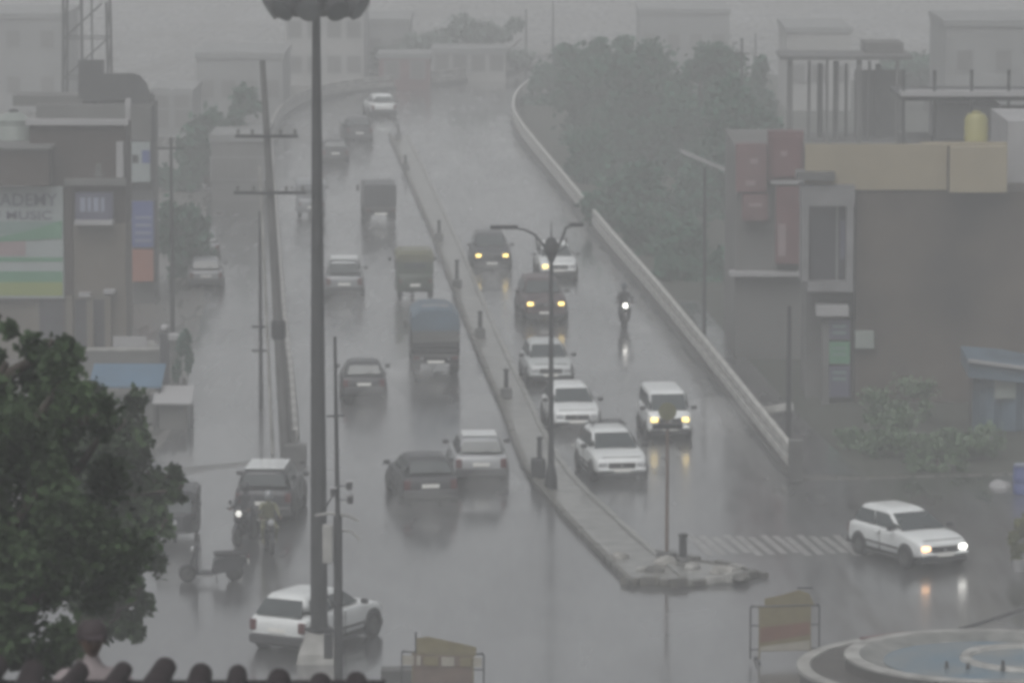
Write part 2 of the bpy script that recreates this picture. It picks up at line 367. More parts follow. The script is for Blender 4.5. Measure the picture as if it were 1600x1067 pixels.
# ------------------------------------------------------------------ median posts
def median_post(px, py, h, label):
    p = G(px, py); r = thing('median_post', label, 'bollard', (p.x, p.y, .13), 0, 'dark posts along the median')
    part('shaft', STEEL_D, r, MB().cone((0, 0, 0.2), (0, 0, h), .085, .07, 10)); part('base', CONC_D, r, MB().box(-.2, .2, -.2, .2, 0, .38, .05))
    part('cap', STEEL_D, r, MB().lathe([(.0, h), (.1, h), (.11, h + .05), (.0, h + .1)], n=10))
for px, py, h, lb in [(843, 745, 1.05, 'short dark post on the median just behind the double-arm lamp post'), (791, 628, .95, 'short dark post on the median beside the white car passing nearest the truck lane'),
                      (750, 533, .95, 'short dark post on the median level with the blue-topped truck'), (714, 455, 1.1, 'short dark post on the median level with the yellowish autorickshaw'),
                      (686, 382, .9, 'hazy dark post on the median beyond the autorickshaw'), (634, 272, .8, 'faint post on the median past the box carrier'), (622, 222, .8, 'faintest post where the median vanishes')]:
    median_post(px, py, h, lb)
p = G(1067, 882); b = thing('bollard', 'thick dark cylindrical bollard on the island beside the round sign', 'bollard', (p.x, p.y, .12))
part('shaft', STEEL_D, b, MB().lathe([(.11, 0), (.11, .62), (.09, .66)], n=14)); part('cap', PLAST, b, MB().lathe([(.0, .64), (.13, .66), (.14, .74), (.0, .78)], n=14))
rock('footing', CONC_D, (0, 0, .02), .22, b, .5)

# ------------------------------------------------------------------ poles and lamps
# high mast
p = G(499, 1032); hm = thing('high_mast_light', 'very tall grey steel mast with a ring of floodlights, in front of the white crossover', 'lamp post', p)
part('pole', STEEL, hm, MB().loft([[(r * math.cos(a), r * math.sin(a), z) for a in [2 * math.pi * i / 12 for i in range(12)]] for r, z in ((.215, .5), (.20, 4), (.16, 9), (.115, 14), (.09, 16.6))]), 30)
part('footing', CONC, hm, MB().loft([[(-a, -a, z), (a, -a, z), (a, a, z), (-a, a, z)] for a, z in ((.55, 0), (.5, .25), (.28, .75))]))
part('flange', STEEL_D, hm, MB().lathe([(.0, .76), (.34, .76), (.34, .82), (.0, .82)], n=16))
part('service_door', STEEL_D, hm, MB().box(-.09, .09, -.225, -.2, 1.2, 2.0))
part('carriage_ring', STEEL_D, hm, MB().loft([[((R_ + .05 * math.cos(b)) * math.cos(a), (R_ + .05 * math.cos(b)) * math.sin(a), 16.35 + .05 * math.sin(b)) for b in [math.pi * k / 3 for k in range(6)]] for R_ in (.75,) for a in [2 * math.pi * i / 24 for i in range(25)]], caps=False))
part('hub', STEEL_D, hm, MB().lathe([(.0, 16.0), (.24, 16.05), (.26, 16.6), (.0, 16.7)], n=12))
for i in range(10):
    a = 2 * math.pi * i / 10 + .2; f = part('floodlight', STEEL_D, hm, MB().lathe([(.0, 0), (.12, .02), (.16, .12), (.27, .34), (.30, .46), (.0, .46)], n=16, axis='y'), 50)
    f.location = (math.cos(a) * .78, math.sin(a) * .78, 16.34); f.rotation_euler = (R(-32), 0, a - R(90))
    gl = part('lens', GLASS, f, MB().lathe([(.0, .462), (.27, .462), (.26, .475), (.0, .48)], n=16, axis='y'))
    sp_ = part('spoke', STEEL_D, hm, MB().tube([(.1 * math.cos(a), .1 * math.sin(a), 16.35), (.8 * math.cos(a), .8 * math.sin(a), 16.35)], .03, 6))
# camera pole
p = G(529, 1085); cpz = thing('camera_pole', 'slim grey surveillance pole with brackets and cameras beside the tall mast', 'pole', p)
part('lower_tube', STEEL, cpz, MB().cone((0, 0, 0), (0, 0, 4.3), .115, .105, 12)); part('upper_tube', STEEL, cpz, MB().cone((0, 0, 4.3), (-.05, 0, 8.6), .06, .035, 10))
part('bracket_arm', CONC, cpz, MB().tube([(-.55, 0, 4.32), (-.2, 0, 4.38), (.25, 0, 4.32), (.5, 0, 4.2)], .035, 6))
part('bracket_arm', STEEL, cpz, MB().tube([(-.25, 0, 6.7), (.18, 0, 6.72)], .025, 6))
part('bracket_arm', CONC, cpz, MB().tube([(0, 0, 3.95), (.3, 0, 3.95), (.52, 0, 3.75)], .03, 6))
part('bracket_arm', STEEL, cpz, MB().tube([(-.3, 0, 4.5), (0, 0, 5.0)], .02, 6))
for x, z in ((.28, 5.05), (.3, 4.72), (-.1, 4.9)):
    c = part('camera_head', PLAST, cpz, MB().box(x - .07, x + .07, -.2, .1, z - .09, z + .09, .02)); part('sunshield', W_WHITE, c, MB().box(x - .085, x + .085, -.24, .1, z + .095, z + .11)); part('mount', STEEL, c, MB().tube([(0, 0, z - .02), (x, 0, z - .02)], .015, 6))
part('control_cabinet', CONC, cpz, MB().box(-.36, -.125, -.2, .15, 3.2, 4.1, .02)); part('control_cabinet', STEEL, cpz, MB().box(-.34, -.13, -.18, .12, .9, 1.5, .02))
# double-arm lamp on median
p = G(861, 770); lp = thing('street_lamp', 'ornate double-arm street lamp standing on the median nose', 'lamp post', p)
part('pole', STEEL_D, lp, MB().cone((0, 0, .4), (0, 0, 7.6), .085, .06, 12)); part('base', STEEL_D, lp, MB().lathe([(.0, 0), (.2, .1), (.18, .5), (.1, .9), (.09, 1.4), (.0, 1.4)], n=12))
part('scroll_hub', STEEL_D, lp, MB().lathe([(.0, 7.0), (.08, 7.05), (.22, 7.35), (.20, 7.6), (.12, 7.75), (.0, 7.8)], n=12)); part('finial', STEEL_D, lp, MB().cone((0, 0, 7.6), (0, 0, 8.25), .03, .012, 8))
for s in (-1, 1):
    q = 1.0 if s < 0 else .55; dy = 0 if s < 0 else .8
    ar = part('arm', STEEL_D, lp, MB().tube([(0, 0, 7.15), (s * .25, dy * .2, 7.55), (s * .5 * (1 + q) / 2, dy * .4, 7.85), (s * .8 * q, dy * .7, 8.0), (s * 1.1 * q, dy, 8.05)], [.05, .045, .04, .035, .03], 8))
    part('scroll', STEEL_D, lp, MB().tube([(s * .1, 0, 7.3), (s * .42, 0, 7.45), (s * .46, 0, 7.75)], .022, 6))
    lh = part('lamp_head', STEEL_D, lp, MB().box(min(0, s * .85), max(0, s * .85), -.13, .13, 0, .11, .03)); lh.location = (s * 1.0 * q, dy * .95, 8.02); lh.rotation_euler = (0, 0, 0 if s < 0 else R(10)); lh.scale = (1 if s < 0 else .5, 1, 1)
p = G(843, 748)
b = tag(MB().box(-.22, .22, -.2, .2, 0, .62, .05).build('junction_box', STEEL_D), 'squat dark electrical box on the median between two posts', 'box'); b.location = (p.x - .05, p.y - .7, .13)
# round sign
p = G(1042, 880); sg = thing('road_sign', 'round olive sign seen on its tall post at the island nose', 'road sign', p)
part('post', BAR_B, sg, MB().cone((0, 0, 0), (0, 0, 4.35), .055, .045, 10)); part('sign_disc', CL_OLIVE, sg, MB().lathe([(.0, -.05), (.25, -.05), (.25, -.02), (.0, -.02)], (0, -.02, 4.25), 24, 'y'))
part('plate', STEEL_D, sg, MB().box(-.42, .42, -.07, -.045, 3.76, 3.9)); part('footing', CONC_D, sg, MB().lathe([(.0, .0), (.34, .0), (.28, .32), (.0, .34)], n=10))
# electric pole leaning
a = G(447, 712); tp = at(410, 95, a.y + 1)
ep = thing('electric_pole', 'tall leaning concrete electric pole with cross-arms beside the outbound lanes', 'pole', a)
d = tp - a
part('shaft', CONC_D, ep, MB().cone((0, 0, 0), d, .19, .09, 10))
for k, (hw, fr) in enumerate(((1.0, (712 - 212) / (712 - 95)), (1.15, (712 - 300) / (712 - 95)))):
    c = d * fr; part('cross_arm', STEEL_D, ep, MB().box(c.x - hw, c.x + hw, c.y - .25, c.y - .17, c.z - .05, c.z + .05))
    for x in (-.9, -.45, .45, .9): part('insulator', W_GREY, ep, MB().lathe([(.0, 0), (.06, .02), (.04, .08), (.07, .12), (.0, .2)], (c.x + x * hw, c.y - .2, c.z + .05), 8))
part('cable_clamp', STEEL_D, ep, MB().lathe([(.2, -.3), (.24, -.2), (.24, .2), (.2, .3)], tuple(d * .32), 10))
part('stay_tube', CONC, ep, MB().cone((-.45, .5, 0), Vector((-.45, .5, 0)) + Vector((-.35, 0, 9.2)), .06, .04, 8))
def slim_pole(px, py, ptop, label, w0=.09, arm=None, m=STEEL):
    a = G(px, py); t = at(px, ptop, a.y); r = thing('utility_pole', label, 'pole', a)
    part('shaft', m, r, MB().cone((0, 0, 0), (0, 0, t.z), w0, w0 * .6, 8))
    if arm:
        for z, hw in arm: part('cross_arm', m, r, MB().box(-hw, hw, -.09, -.04, t.z * z - .04, t.z * z + .04))
    return r, t.z
slim_pole(408, 640, 330, 'thin utility pole with small boxes between the service lane and the leaning electric pole', .08, [(.42, .3), (.3, .3)])
slim_pole(270, 545, 215, 'slender hazy pole beside the stacked vertical signboards', .09, [(.95, .5)])
slim_pole(1232, 690, 478, 'dark slim pole between the parapet end and the shop front', .10, None, STEEL_D)
slim_pole(822, 118, 15, 'first of two faint poles beyond the bend of the bridge', .09)
slim_pole(864, 112, 2, 'second of two faint poles beyond the bend, the one nearer the tree crown', .09)
slim_pole(1158, 300, 60, 'faint pole rising behind the big tree mass', .1, [(.9, .4)])
for px, py, pt, lb, hx in ((1100, 552, 262, 'pale-headed street lamp in the side road against the trees', (-.9, .75)), (1180, 150, 52, 'far street lamp with a long pale head above the trees', (.35, 3.2))):
    r, hz = slim_pole(px, py, pt, lb, .08); r.name = 'street_lamp'; r['category'] = 'lamp post'
    part('lamp_head', W_WHITE, r, MB().loft([[(x, -.14, z), (x, .14, z), (x, .14, z + .14), (x, -.14, z + .14)] for x, z in ((hx[0], hz + (.55 if hx[0] < 0 else 0)), (hx[1], hz + (-.15 if hx[0] < 0 else .22)))]))
    if hx[0] > 0: part('lamp_lens', WHT, r, MB().lathe([(.0, -.1), (.09, -.05), (.09, .05), (.0, .1)], (3.32, 0, hz + .22), 10))

# ------------------------------------------------------------------ vehicles
def wheel(parent, x, y, r, wd=.19, side=1, name='wheel'):
    o = part(name, BLACK, parent, MB().lathe([(r * .72, -wd / 2), (r * .96, -wd / 2), (r, -wd / 3), (r, wd / 3), (r * .96, wd / 2), (r * .72, wd / 2)], (0, 0, 0), 20, 'x'), 40)
    o.location = (x, y, r)
    part('rim', RIM, o, MB().lathe([(.0, side * wd * .36), (r * .3, side * wd * .42), (r * .66, side * wd * .34), (r * .72, side * wd * .46), (r * .72, side * wd * .1), (.0, side * wd * .1)], (0, 0, 0), 16, 'x'), 40)
    return o
KINDS = {
 # L, W, H, belt, hood z front, rear z, cabin (yb0, yr0, yr1, yb1) as fraction of L from rear, roof half width, wheel r
 'hatch': dict(L=3.75, W=1.66, H=1.47, belt=.95, zf=.80, zr=.95, cab=(.015, .10, .48, .73), rw=.56, wr=.30),
 'tall': dict(L=3.65, W=1.60, H=1.68, belt=1.02, zf=.86, zr=1.02, cab=(.012, .06, .54, .74), rw=.60, wr=.30),
 'sedan': dict(L=4.2, W=1.70, H=1.50, belt=.95, zf=.80, zr=.98, cab=(.14, .27, .54, .73), rw=.58, wr=.30),
 'suv': dict(L=4.2, W=1.78, H=1.66, belt=1.08, zf=.98, zr=1.08, cab=(.01, .045, .55, .70), rw=.62, wr=.36),
 'cross': dict(L=3.95, W=1.76, H=1.56, belt=1.02, zf=.88, zr=1.02, cab=(.015, .11, .52, .73), rw=.58, wr=.35),
 'van': dict(L=3.4, W=1.48, H=1.64, belt=1.0, zf=.92, zr=1.0, cab=(.01, .03, .74, .93), rw=.62, wr=.28),
}
def rounded(o):
    m_ = o.modifiers.new('round', 'SUBSURF'); m_.levels = 2; m_.render_levels = 2; m_.use_limit_surface = False
    return o
def car(kind, pnt, px, py, rz, label, cat='car', lamps=None, group=None, rear_near=False, front_near=False, centre=None, rack=False, tail=True, name='car', scale=1.0, pale_roof=False, hazard=False):
    k = KINDS[kind]; L, W, H, belt, zf, zr = k['L'], k['W'], k['H'], k['belt'], k['zf'], k['zr']; hw = W / 2
    fwd = Vector((-math.sin(rz), math.cos(rz), 0)); g = G(px, py)
    if rear_near: g = g + fwd * (L / 2) * scale
    if front_near: g = g - fwd * (L / 2) * scale
    r = thing(name, label, cat, g, rz, group); r.scale = (scale, scale, scale * .94)
    Y = lambda f: (f - .5) * L
    c0, c1, c2, c3 = k['cab']
    st = [(0.0, .80, .42, zr - .28), (.012, .92, .30, zr - .10), (.05, .985, .26, zr), (.20, 1, .24, belt), (.45, 1, .24, belt), (c3, 1, .24, belt - .01), (c3 + (1 - c3) * .45, .985, .25, (belt + zf) / 2 + .03), (.96, .92, .27, zf), (.988, .84, .32, zf - .10), (1.0, .70, .42, zf - .24)]
    rings = []
    for f, wf, zb, zt in st:
        h = hw * wf; zm = (zb + zt) / 2 + .06
        rings.append([(-h * .90, Y(f), zb), (-h * .985, Y(f), zb + .10), (-h, Y(f), zm), (-h * .97, Y(f), zt - .07), (-h * .90, Y(f), zt), (-h * .5, Y(f), zt + .025), (h * .5, Y(f), zt + .025), (h * .90, Y(f), zt), (h * .97, Y(f), zt - .07), (h, Y(f), zm), (h * .985, Y(f), zb + .10), (h * .90, Y(f), zb)])
    body = rounded(part('body', pnt, r, MB().loft(rings), 60))
    # cabin shell
    rw = k['rw']; bw = hw * .90; zt = belt - .03
    def ring(ya, yb, w_, z, cut=.08): return [(-w_ + cut, ya, z), (w_ - cut, ya, z), (w_, ya + cut, z), (w_, yb - cut, z), (w_ - cut, yb, z), (-w_ + cut, yb, z), (-w_, yb - cut, z), (-w_, ya + cut, z)]
    zh = H - .10
    lerp = lambda a, b, t: a + (b - a) * t
    rounded(part('cabin', pnt, r, MB().loft([ring(Y(c0), Y(c3), bw, zt), ring(Y(lerp(c0, c1, .9)), Y(lerp(c3, c2, .9)), lerp(bw, rw, .9), zh), ring(Y(c1) + .08, Y(c2) - .06, rw - .04, H - .035), ring(Y(c1) + .22, Y(c2) - .22, rw - .16, H)]), 60))
    if pale_roof: part('roof_cover', P_WHITE, r, MB().box(-rw + .05, rw - .05, Y(c1) + .1, Y(c2) - .1, H + .002, H + .03, .01))
    # glass
    def face(ya0, ya1, t0, t1, mx): 
        z0, z1 = lerp(zt, zh, t0), lerp(zt, zh, t1)
        w0, w1 = lerp(bw, lerp(bw, rw, .9), t0) * mx, lerp(bw, lerp(bw, rw, .9), t1) * mx
        return z0, z1, w0, w1
    for fr, nm in ((1, 'windscreen'), (0, 'rear_window')):
        t0, t1 = (.10, .93) if fr else ((.06, .90) if kind == 'cross' else (.22, .90))
        z0, z1, w0, w1 = face(0, 0, t0, t1, .86)
        yb, yt = (Y(c3), Y(lerp(c3, c2, .9))) if fr else (Y(c0), Y(lerp(c0, c1, .9)))
        y0, y1 = lerp(yb, yt, t0), lerp(yb, yt, t1)
        q = [(-w0, y0, z0), (w0, y0, z0), (w1, y1, z1), (-w1, y1, z1)]
        if fr: q = [q[1], q[0], q[3], q[2]]
        part(nm, GLASS, r, MB().quad(*q, off=.012, thick=.03))
    for s in (-1, 1):
        for a0, a1 in ((.10, .50), (.54, .93)):
            t0, t1 = .14, .90; z0, z1 = lerp(zt, zh, t0), lerp(zt, zh, t1); w0, w1 = lerp(bw, lerp(bw, rw, .9), t0), lerp(bw, lerp(bw, rw, .9), t1)
            ya, yb = lerp(Y(c0), Y(lerp(c0, c1, .9)), t0), lerp(Y(c3), Y(lerp(c3, c2, .9)), t0)
            ya2, yb2 = lerp(Y(c0), Y(lerp(c0, c1, .9)), t1), lerp(Y(c3), Y(lerp(c3, c2, .9)), t1)
            q = [(s * w0, lerp(ya, yb, a0), z0), (s * w0, lerp(ya, yb, a1), z0), (s * w1, lerp(ya2, yb2, a1), z1), (s * w1, lerp(ya2, yb2, a0), z1)]
            if s < 0: q = [q[1], q[0], q[3], q[2]]
            part('side_window', GLASS, r, MB().quad(*q, off=.012, thick=.03))
        # mirror, arches, wheels, lamps
        part('mirror', PLAST, r, MB().box(min(s * (hw + .0), s * (hw + .19)), max(s * hw, s * (hw + .19)), Y(c3) - .30, Y(c3) - .20, belt + .0, belt + .14, .03))
        for yy in (Y(.19), Y(.82)):
            part('wheel_arch', PLAST, r, MB().lathe([(.0, -.03), (k['wr'] * 1.20, -.03), (k['wr'] * 1.20, .008), (.0, .008)] if s > 0 else [(.0, .03), (k['wr'] * 1.20, .03), (k['wr'] * 1.20, -.008), (.0, -.008)], (s * hw, yy, k['wr'] + .03), 20, 'x'))
            wheel(r, s * (hw - .07), yy, k['wr'], .2, s)
        hl = (CLEARL if not lamps else lamps[0 if s > 0 else 1]) or CLEARL
        part('headlight', hl, r, MB().box(s * hw * .68 - .12, s * hw * .68 + .12, Y(.975), Y(1.0) + .008, zf - .28, zf - .13, .03))
        part('tail_light', REDL, r, MB().box(s * hw * .80 - .09, s * hw * .80 + .09, Y(0) - .012, Y(.03), zr - .42, zr - .13, .02))
        part('door_handle', pnt, r, MB().box(min(s * (hw - .01), s * (hw + .025)), max(s * (hw - .01), s * (hw + .025)), Y(.42), Y(.46), belt - .18, belt - .145))
        part('door_seam', PLAST, r, MB().box(min(s * (hw - .02), s * (hw + .004)), max(s * (hw - .02), s * (hw + .004)), Y(.47), Y(.474), .30, belt - .08)); part('side_strip', PLAST, r, MB().box(min(s * (hw - .01), s * (hw + .012)), max(s * (hw - .01), s * (hw + .012)), Y(.27), Y(.72), .46, .52))
        part('sill', PLAST, r, MB().box(min(s * (hw - .12), s * (hw - .02)), max(s * (hw - .12), s * (hw - .02)), Y(.26), Y(.75), .17, .27))
    part('front_bumper', pnt, r, MB().box(-hw * .88, hw * .88, Y(.955), Y(1) + .035, .36, .50, .05)); part('air_dam', PLAST, r, MB().box(-hw * .84, hw * .84, Y(.955), Y(1) + .02, .18, .38, .04)); part('grille', PLAST, r, MB().box(-.40, .40, Y(.98), Y(1) + .016, zf - .34, zf - .15, .02)); part('emblem', CHROME, r, MB().box(-.05, .05, Y(1) + .016, Y(1) + .024, zf - .28, zf - .21, .002)); part('bonnet_seam', PLAST, r, MB().box(-hw * .7, hw * .7, Y(.958), Y(.961), zf + .0, zf + .022))
    part('rear_bumper', PLAST, r, MB().box(-hw * .92, hw * .92, Y(0) - .04, Y(.05), .24, .52, .05))
    part('number_plate', PLATE, r, MB().box(-.25, .25, Y(1) + .036, Y(1) + .046, .36, .47)); part('number_plate', PLATE, r, MB().box(-.25, .25, Y(0) - .022, Y(0) - .01, .58, .70))
    part('underbody', BLACK, r, MB().box(-hw * .8, hw * .8, Y(.06), Y(.94), .16, .26))
    part('wiper', BLACK, r, MB().tube([(-.5, Y(c3) - .02, belt + .02), (.05, Y(c3) - .12, belt + .12)], .012, 5))
    if rack:
        for s in (-1, 1): part('roof_rail', STEEL, r, MB().tube([(s * rw * .85, Y(c1) + .2, H + .1), (s * rw * .85, Y(c2) - .1, H + .1)], .02, 6))
        for f in (.25, .5, .75): part('roof_bar', STEEL, r, MB().tube([(-rw * .85, lerp(Y(c1), Y(c2), f), H), (-rw * .85, lerp(Y(c1), Y(c2), f), H + .11), (rw * .85, lerp(Y(c1), Y(c2), f), H + .11), (rw * .85, lerp(Y(c1), Y(c2), f), H)], .018, 6))
    if kind in ('suv', 'cross', 'hatch', 'tall'): part('rear_wiper', BLACK, r, MB().tube([(0, Y(c0) - .01, belt + .10), (.3, Y(lerp(c0, c1, .3)) - .02, belt + .18)], .01, 5))
    return r
INB = 'vehicles coming down the bridge'; OUTB = 'vehicles driving up the bridge'; JN = 'vehicles at the junction'
o_ = lambda a: R(180 + a)
car('suv', P_DARK, 769, 425, o_(3), 'dark jeep-like car with two lit yellow headlights, highest up the oncoming lane', 'car', (YEL, YEL), INB, front_near=True, scale=.96)
car('hatch', P_WHITE, 873, 437, o_(4), 'white hatchback half hidden behind the double-arm lamp, one yellow lamp lit', 'car', (YEL, None), INB, front_near=True)
car('suv', P_MAR, 853, 504, o_(5), 'dull maroon car with amber and white lamps behind the lamp post shaft', 'car', (YEL, YEL), INB, front_near=True)
car('hatch', P_SILV2, 861, 603, o_(5), 'pale silver hatchback cut in two by the lamp post, no lights on', 'car', None, INB, front_near=True)
car('hatch', P_WHITE, 902, 677, o_(6), 'white hatchback following the car with roof bars, no lights on', 'car', None, INB, front_near=True)
car('hatch', P_WHITE, 972, 755, o_(9), 'white car with a roof rack leading its lane towards the junction', 'car', None, INB, front_near=True, rack=True, scale=1.04)
car('van', P_WHITE, 1047, 688, o_(5), 'white minivan with both yellow headlights lit, half behind the round sign', 'van', (YEL, YEL), INB, front_near=True, name='van', scale=1.0)
car('hatch', P_WHITE, 1418, 872, o_(27), 'white hatchback turning at the junction near the blue fountain with its lamps lit', 'car', (ORA, WHT), JN, scale=1.04)
car('cross', P_WHITE, 497, 1002, R(-29), 'white crossover seen from behind, partly hidden by the tall mast', 'car', None, JN)
car('hatch', P_WHITE, 600, 184, R(10), 'small hazy white car at the far bend of the bridge', 'car', None, OUTB, rear_near=True)
car('suv', P_DARK, 562, 223, R(7), 'hazy dark van just behind the farthest white car', 'van', None, OUTB, rear_near=True, scale=.9, name='van')
car('hatch', P_DARK, 524, 256, R(6), 'hazy dark car beside the tall mast high up the bridge', 'car', None, OUTB, rear_near=True, scale=.92)
car('tall', P_GREY, 538, 467, R(2), 'grey car with a shiny white roof next to the tall mast', 'car', None, OUTB, rear_near=True, pale_roof=True)
car('hatch', P_DARK, 673, 792, R(9), 'dark hatchback driving away behind the silver hatchback', 'car', None, OUTB, rear_near=True, scale=1.05)
car('hatch', P_SILV, 752, 757, R(4), 'silver hatchback with a white roof driving away along the median', 'car', None, OUTB, rear_near=True, scale=1.03, pale_roof=True)
car('suv', P_DARK, 412, 818, R(-3), 'dark jeep with a pale roof waiting behind the motorcycles', 'car', None, JN, rear_near=True, pale_roof=True)

for px_, py_, lb_ in ((318, 408, 'faint dark car parked at the edge of the service lane under the dim tree'), (322, 452, 'faint grey car parked on the service lane nearer the gate pillars')):
    car('hatch', P_GREY, px_, py_, R(4), lb_, 'car', None, 'cars parked on the service lane', rear_near=True, scale=.9)
def autorick(px, py, rz, label, body_m, top_m, group, scale=1.0, front=False):
    g = G(px, py); fwd = Vector((-math.sin(rz), math.cos(rz), 0)); g = g + (fwd * -1.3 if front else fwd * 1.3) * scale
    r = thing('autorickshaw', label, 'rickshaw', g, rz, group); r.scale = (scale,) * 3
    part('body', body_m, r, MB().loft([[(-w_, y, z0), (w_, y, z0), (w_ * 1.0, y, z1 - .06), (w_ * .93, y, z1), (-w_ * .93, y, z1), (-w_, y, z1 - .06)] for w_, y, z0, z1 in ((.50, -1.30, .42, .85), (.64, -1.22, .30, .95), (.66, -.2, .26, .95), (.66, .1, .26, .62), (.60, .5, .26, .60), (.50, .9, .30, .98), (.30, 1.22, .40, .90))]), 35)
    part('canopy', top_m, r, MB().loft([[(-.66, y, z0), (.66, y, z0), (.66, y, z1 - .12), (.52, y, z1), (-.52, y, z1), (-.66, y, z1 - .12)] for y, z0, z1 in ((-1.24, 1.36, 1.62), (-1.1, 1.36, 1.75), (.2, 1.42, 1.78), (.72, 1.5, 1.72))]), 35)
    part('rear_panel', body_m, r, MB().box(-.645, .645, -1.235, -1.20, .93, 1.38)); part('rear_window', GLASS, r, MB().box(-.38, .38, -1.262, -1.236, 1.14, 1.36, .01))
    for s in (-1, 1):
        for y in (-.9, -.1, .6): part('canopy_post', PLAST, r, MB().tube([(s * .62, y + (.25 if y > .5 else 0), .92), (s * .62, y, 1.45)], .022, 6))
        wheel(r, s * .53, -.85, .22, .12, s); part('tail_light', REDL, r, MB().box(s * .52 - .05, s * .52 + .05, -1.32, -1.24, .62, .76, .01)); part('mirror', PLAST, r, MB().box(s * .80 - .06, s * .80 + .06, .68, .72, 1.2, 1.34, .01)); part('mudflap', BLACK, r, MB().box(s * .53 - .1, s * .53 + .1, -1.16, -1.14, .1, .4))
    wheel(r, 0, 1.0, .22, .12, 1); part('windscreen', GLASS, r, MB().quad((.55, .88, .98), (-.55, .88, .98), (-.52, .72, 1.50), (.52, .72, 1.50), off=.01, thick=.02))
    part('headlight', CLEARL, r, MB().lathe([(.0, 0), (.1, .0), (.1, .06), (.0, .08)], (0, 1.24, .72), 12, 'y')); part('seat', PLAST, r, MB().box(-.55, .55, -.95, -.45, .62, 1.12, .05)); part('number_plate', PLATE, r, MB().box(-.18, .18, -1.325, -1.305, .50, .60))
    part('driver_seat', PLAST, r, MB().box(-.3, .3, .1, .45, .6, .8, .04)); part('handlebar', PLAST, r, MB().tube([(-.3, .75, 1.02), (.3, .75, 1.02)], .02, 6))
    return r
autorick(649, 470, R(4), 'yellow-topped autorickshaw driving away just beyond the blue-topped truck', P_GREEN, P_YEL, OUTB, 1.16)
autorick(487, 343, R(5), 'hazy grey autorickshaw mostly hidden behind the tall mast', P_GREY, P_GREY, OUTB, 1.05)
car('hatch', P_DARK, 569, 626, R(3), 'black hatchback driving away between the tall mast and the goods truck', 'car', None, OUTB, rear_near=True, scale=.95)
autorick(272, 850, R(178), 'dark autorickshaw parked beside the leafy branch tips', P_DARK, P_DARK, JN, .85, True)

def goods(px, py, rz, label, W, H, tarp, group, box=False):
    g = G(px, py); fwd = Vector((-math.sin(rz), math.cos(rz), 0)); L = 4.4; g = g + fwd * L / 2; hw = W / 2
    r = thing('goods_truck', label, 'truck', g, rz, group)
    part('chassis', BLACK, r, MB().box(-hw * .5, hw * .5, -2.1, 2.0, .45, .62)); part('cab', P_GREY, r, MB().loft([[(-hw, y, .5), (hw, y, .5), (hw * .92, y + dy, H * .78), (-hw * .92, y + dy, H * .78)] for y, dy in ((1.05, 0), (2.2, -.25))]), 30)
    part('cab_roof', P_GREY, r, MB().box(-hw * .9, hw * .9, 1.07, 1.93, H * .78 - .01, H * .78 + .06, .02)); part('windscreen', GLASS, r, MB().quad((hw * .85, 2.09, 1.1), (-hw * .85, 2.09, 1.1), (-hw * .82, 1.96, 1.75), (hw * .82, 1.96, 1.75), off=.04, thick=.02))
    part('bed_floor', CONC_D, r, MB().box(-hw, hw, -2.2, .98, .64, .76))
    if not box:
        for i in range(4):
            z = .80 + i * .21
            part('plank', W_GREY if i in (2, 3) else STEEL_D, r, MB().box(-hw, hw, -2.24, -2.20, z, z + .18))
            for s in (-1, 1): part('plank', STEEL_D, r, MB().box(min(s * hw, s * (hw - .04)), max(s * hw, s * (hw - .04)), -2.19, .98, z, z + .18))
        part('tarp', tarp, r, MB().loft([[(-hw * 1.01, y, 1.60), (hw * 1.01, y, 1.60), (hw * .98, y, H - .28 + d), (hw * .6, y, H - .05 + d), (0, y, H + d), (-hw * .6, y, H - .05 + d), (-hw * .98, y, H - .28 + d)] for y, d in ((-2.25, -.08), (-2.05, 0), (-1, .03), (0, -.03), (.9, 0))]), 40)
        part('bow_strip', W_WHITE, r, MB().box(-hw * .55, hw * .55, -1.6, -1.5, H - .02, H + .05))
    else:
        part('box_body', tarp, r, MB().box(-hw, hw, -2.2, .98, .78, H, .03))
        for s in (-1, 1): part('rear_door', tarp, r, MB().box(min(s * .01, s * (hw - .04)), max(s * .01, s * (hw - .04)), -2.235, -2.205, .84, H - .08)); part('door_bar', STEEL, r, MB().tube([(s * .12, -2.25, .9), (s * .12, -2.25, H - .12)], .015, 6))
    part('rear_bumper', STEEL_D, r, MB().box(-hw * .95, hw * .95, -2.26, -2.16, .42, .56, .01)); part('number_plate', PLATE, r, MB().box(-.3, .3, -2.28, -2.265, .44, .54))
    for s in (-1, 1):
        wheel(r, s * (hw - .16), -1.35, .36, .28, s); wheel(r, s * (hw - .12), 1.55, .36, .2, s)
        part('mudflap', BLACK, r, MB().box(s * (hw - .16) - .16, s * (hw - .16) + .16, -1.78, -1.76, .12, .55)); part('tail_light', REDL, r, MB().box(s * hw * .8 - .1, s * hw * .8 + .1, -2.28, -2.25, .58, .68)); part('mirror', PLAST, r, MB().box(s * (hw + .12) - .07, s * (hw + .12) + .07, 1.9, 1.94, 1.2, 1.5, .01))
    return r
goods(681, 586, R(3), 'small goods truck with a blue tarpaulin top driving away near the median', 1.72, 2.42, SLATE, OUTB)
goods(595, 350, R(5), 'small grey closed box carrier driving away in the haze', 1.48, 1.85, P_DARK, OUTB, True)

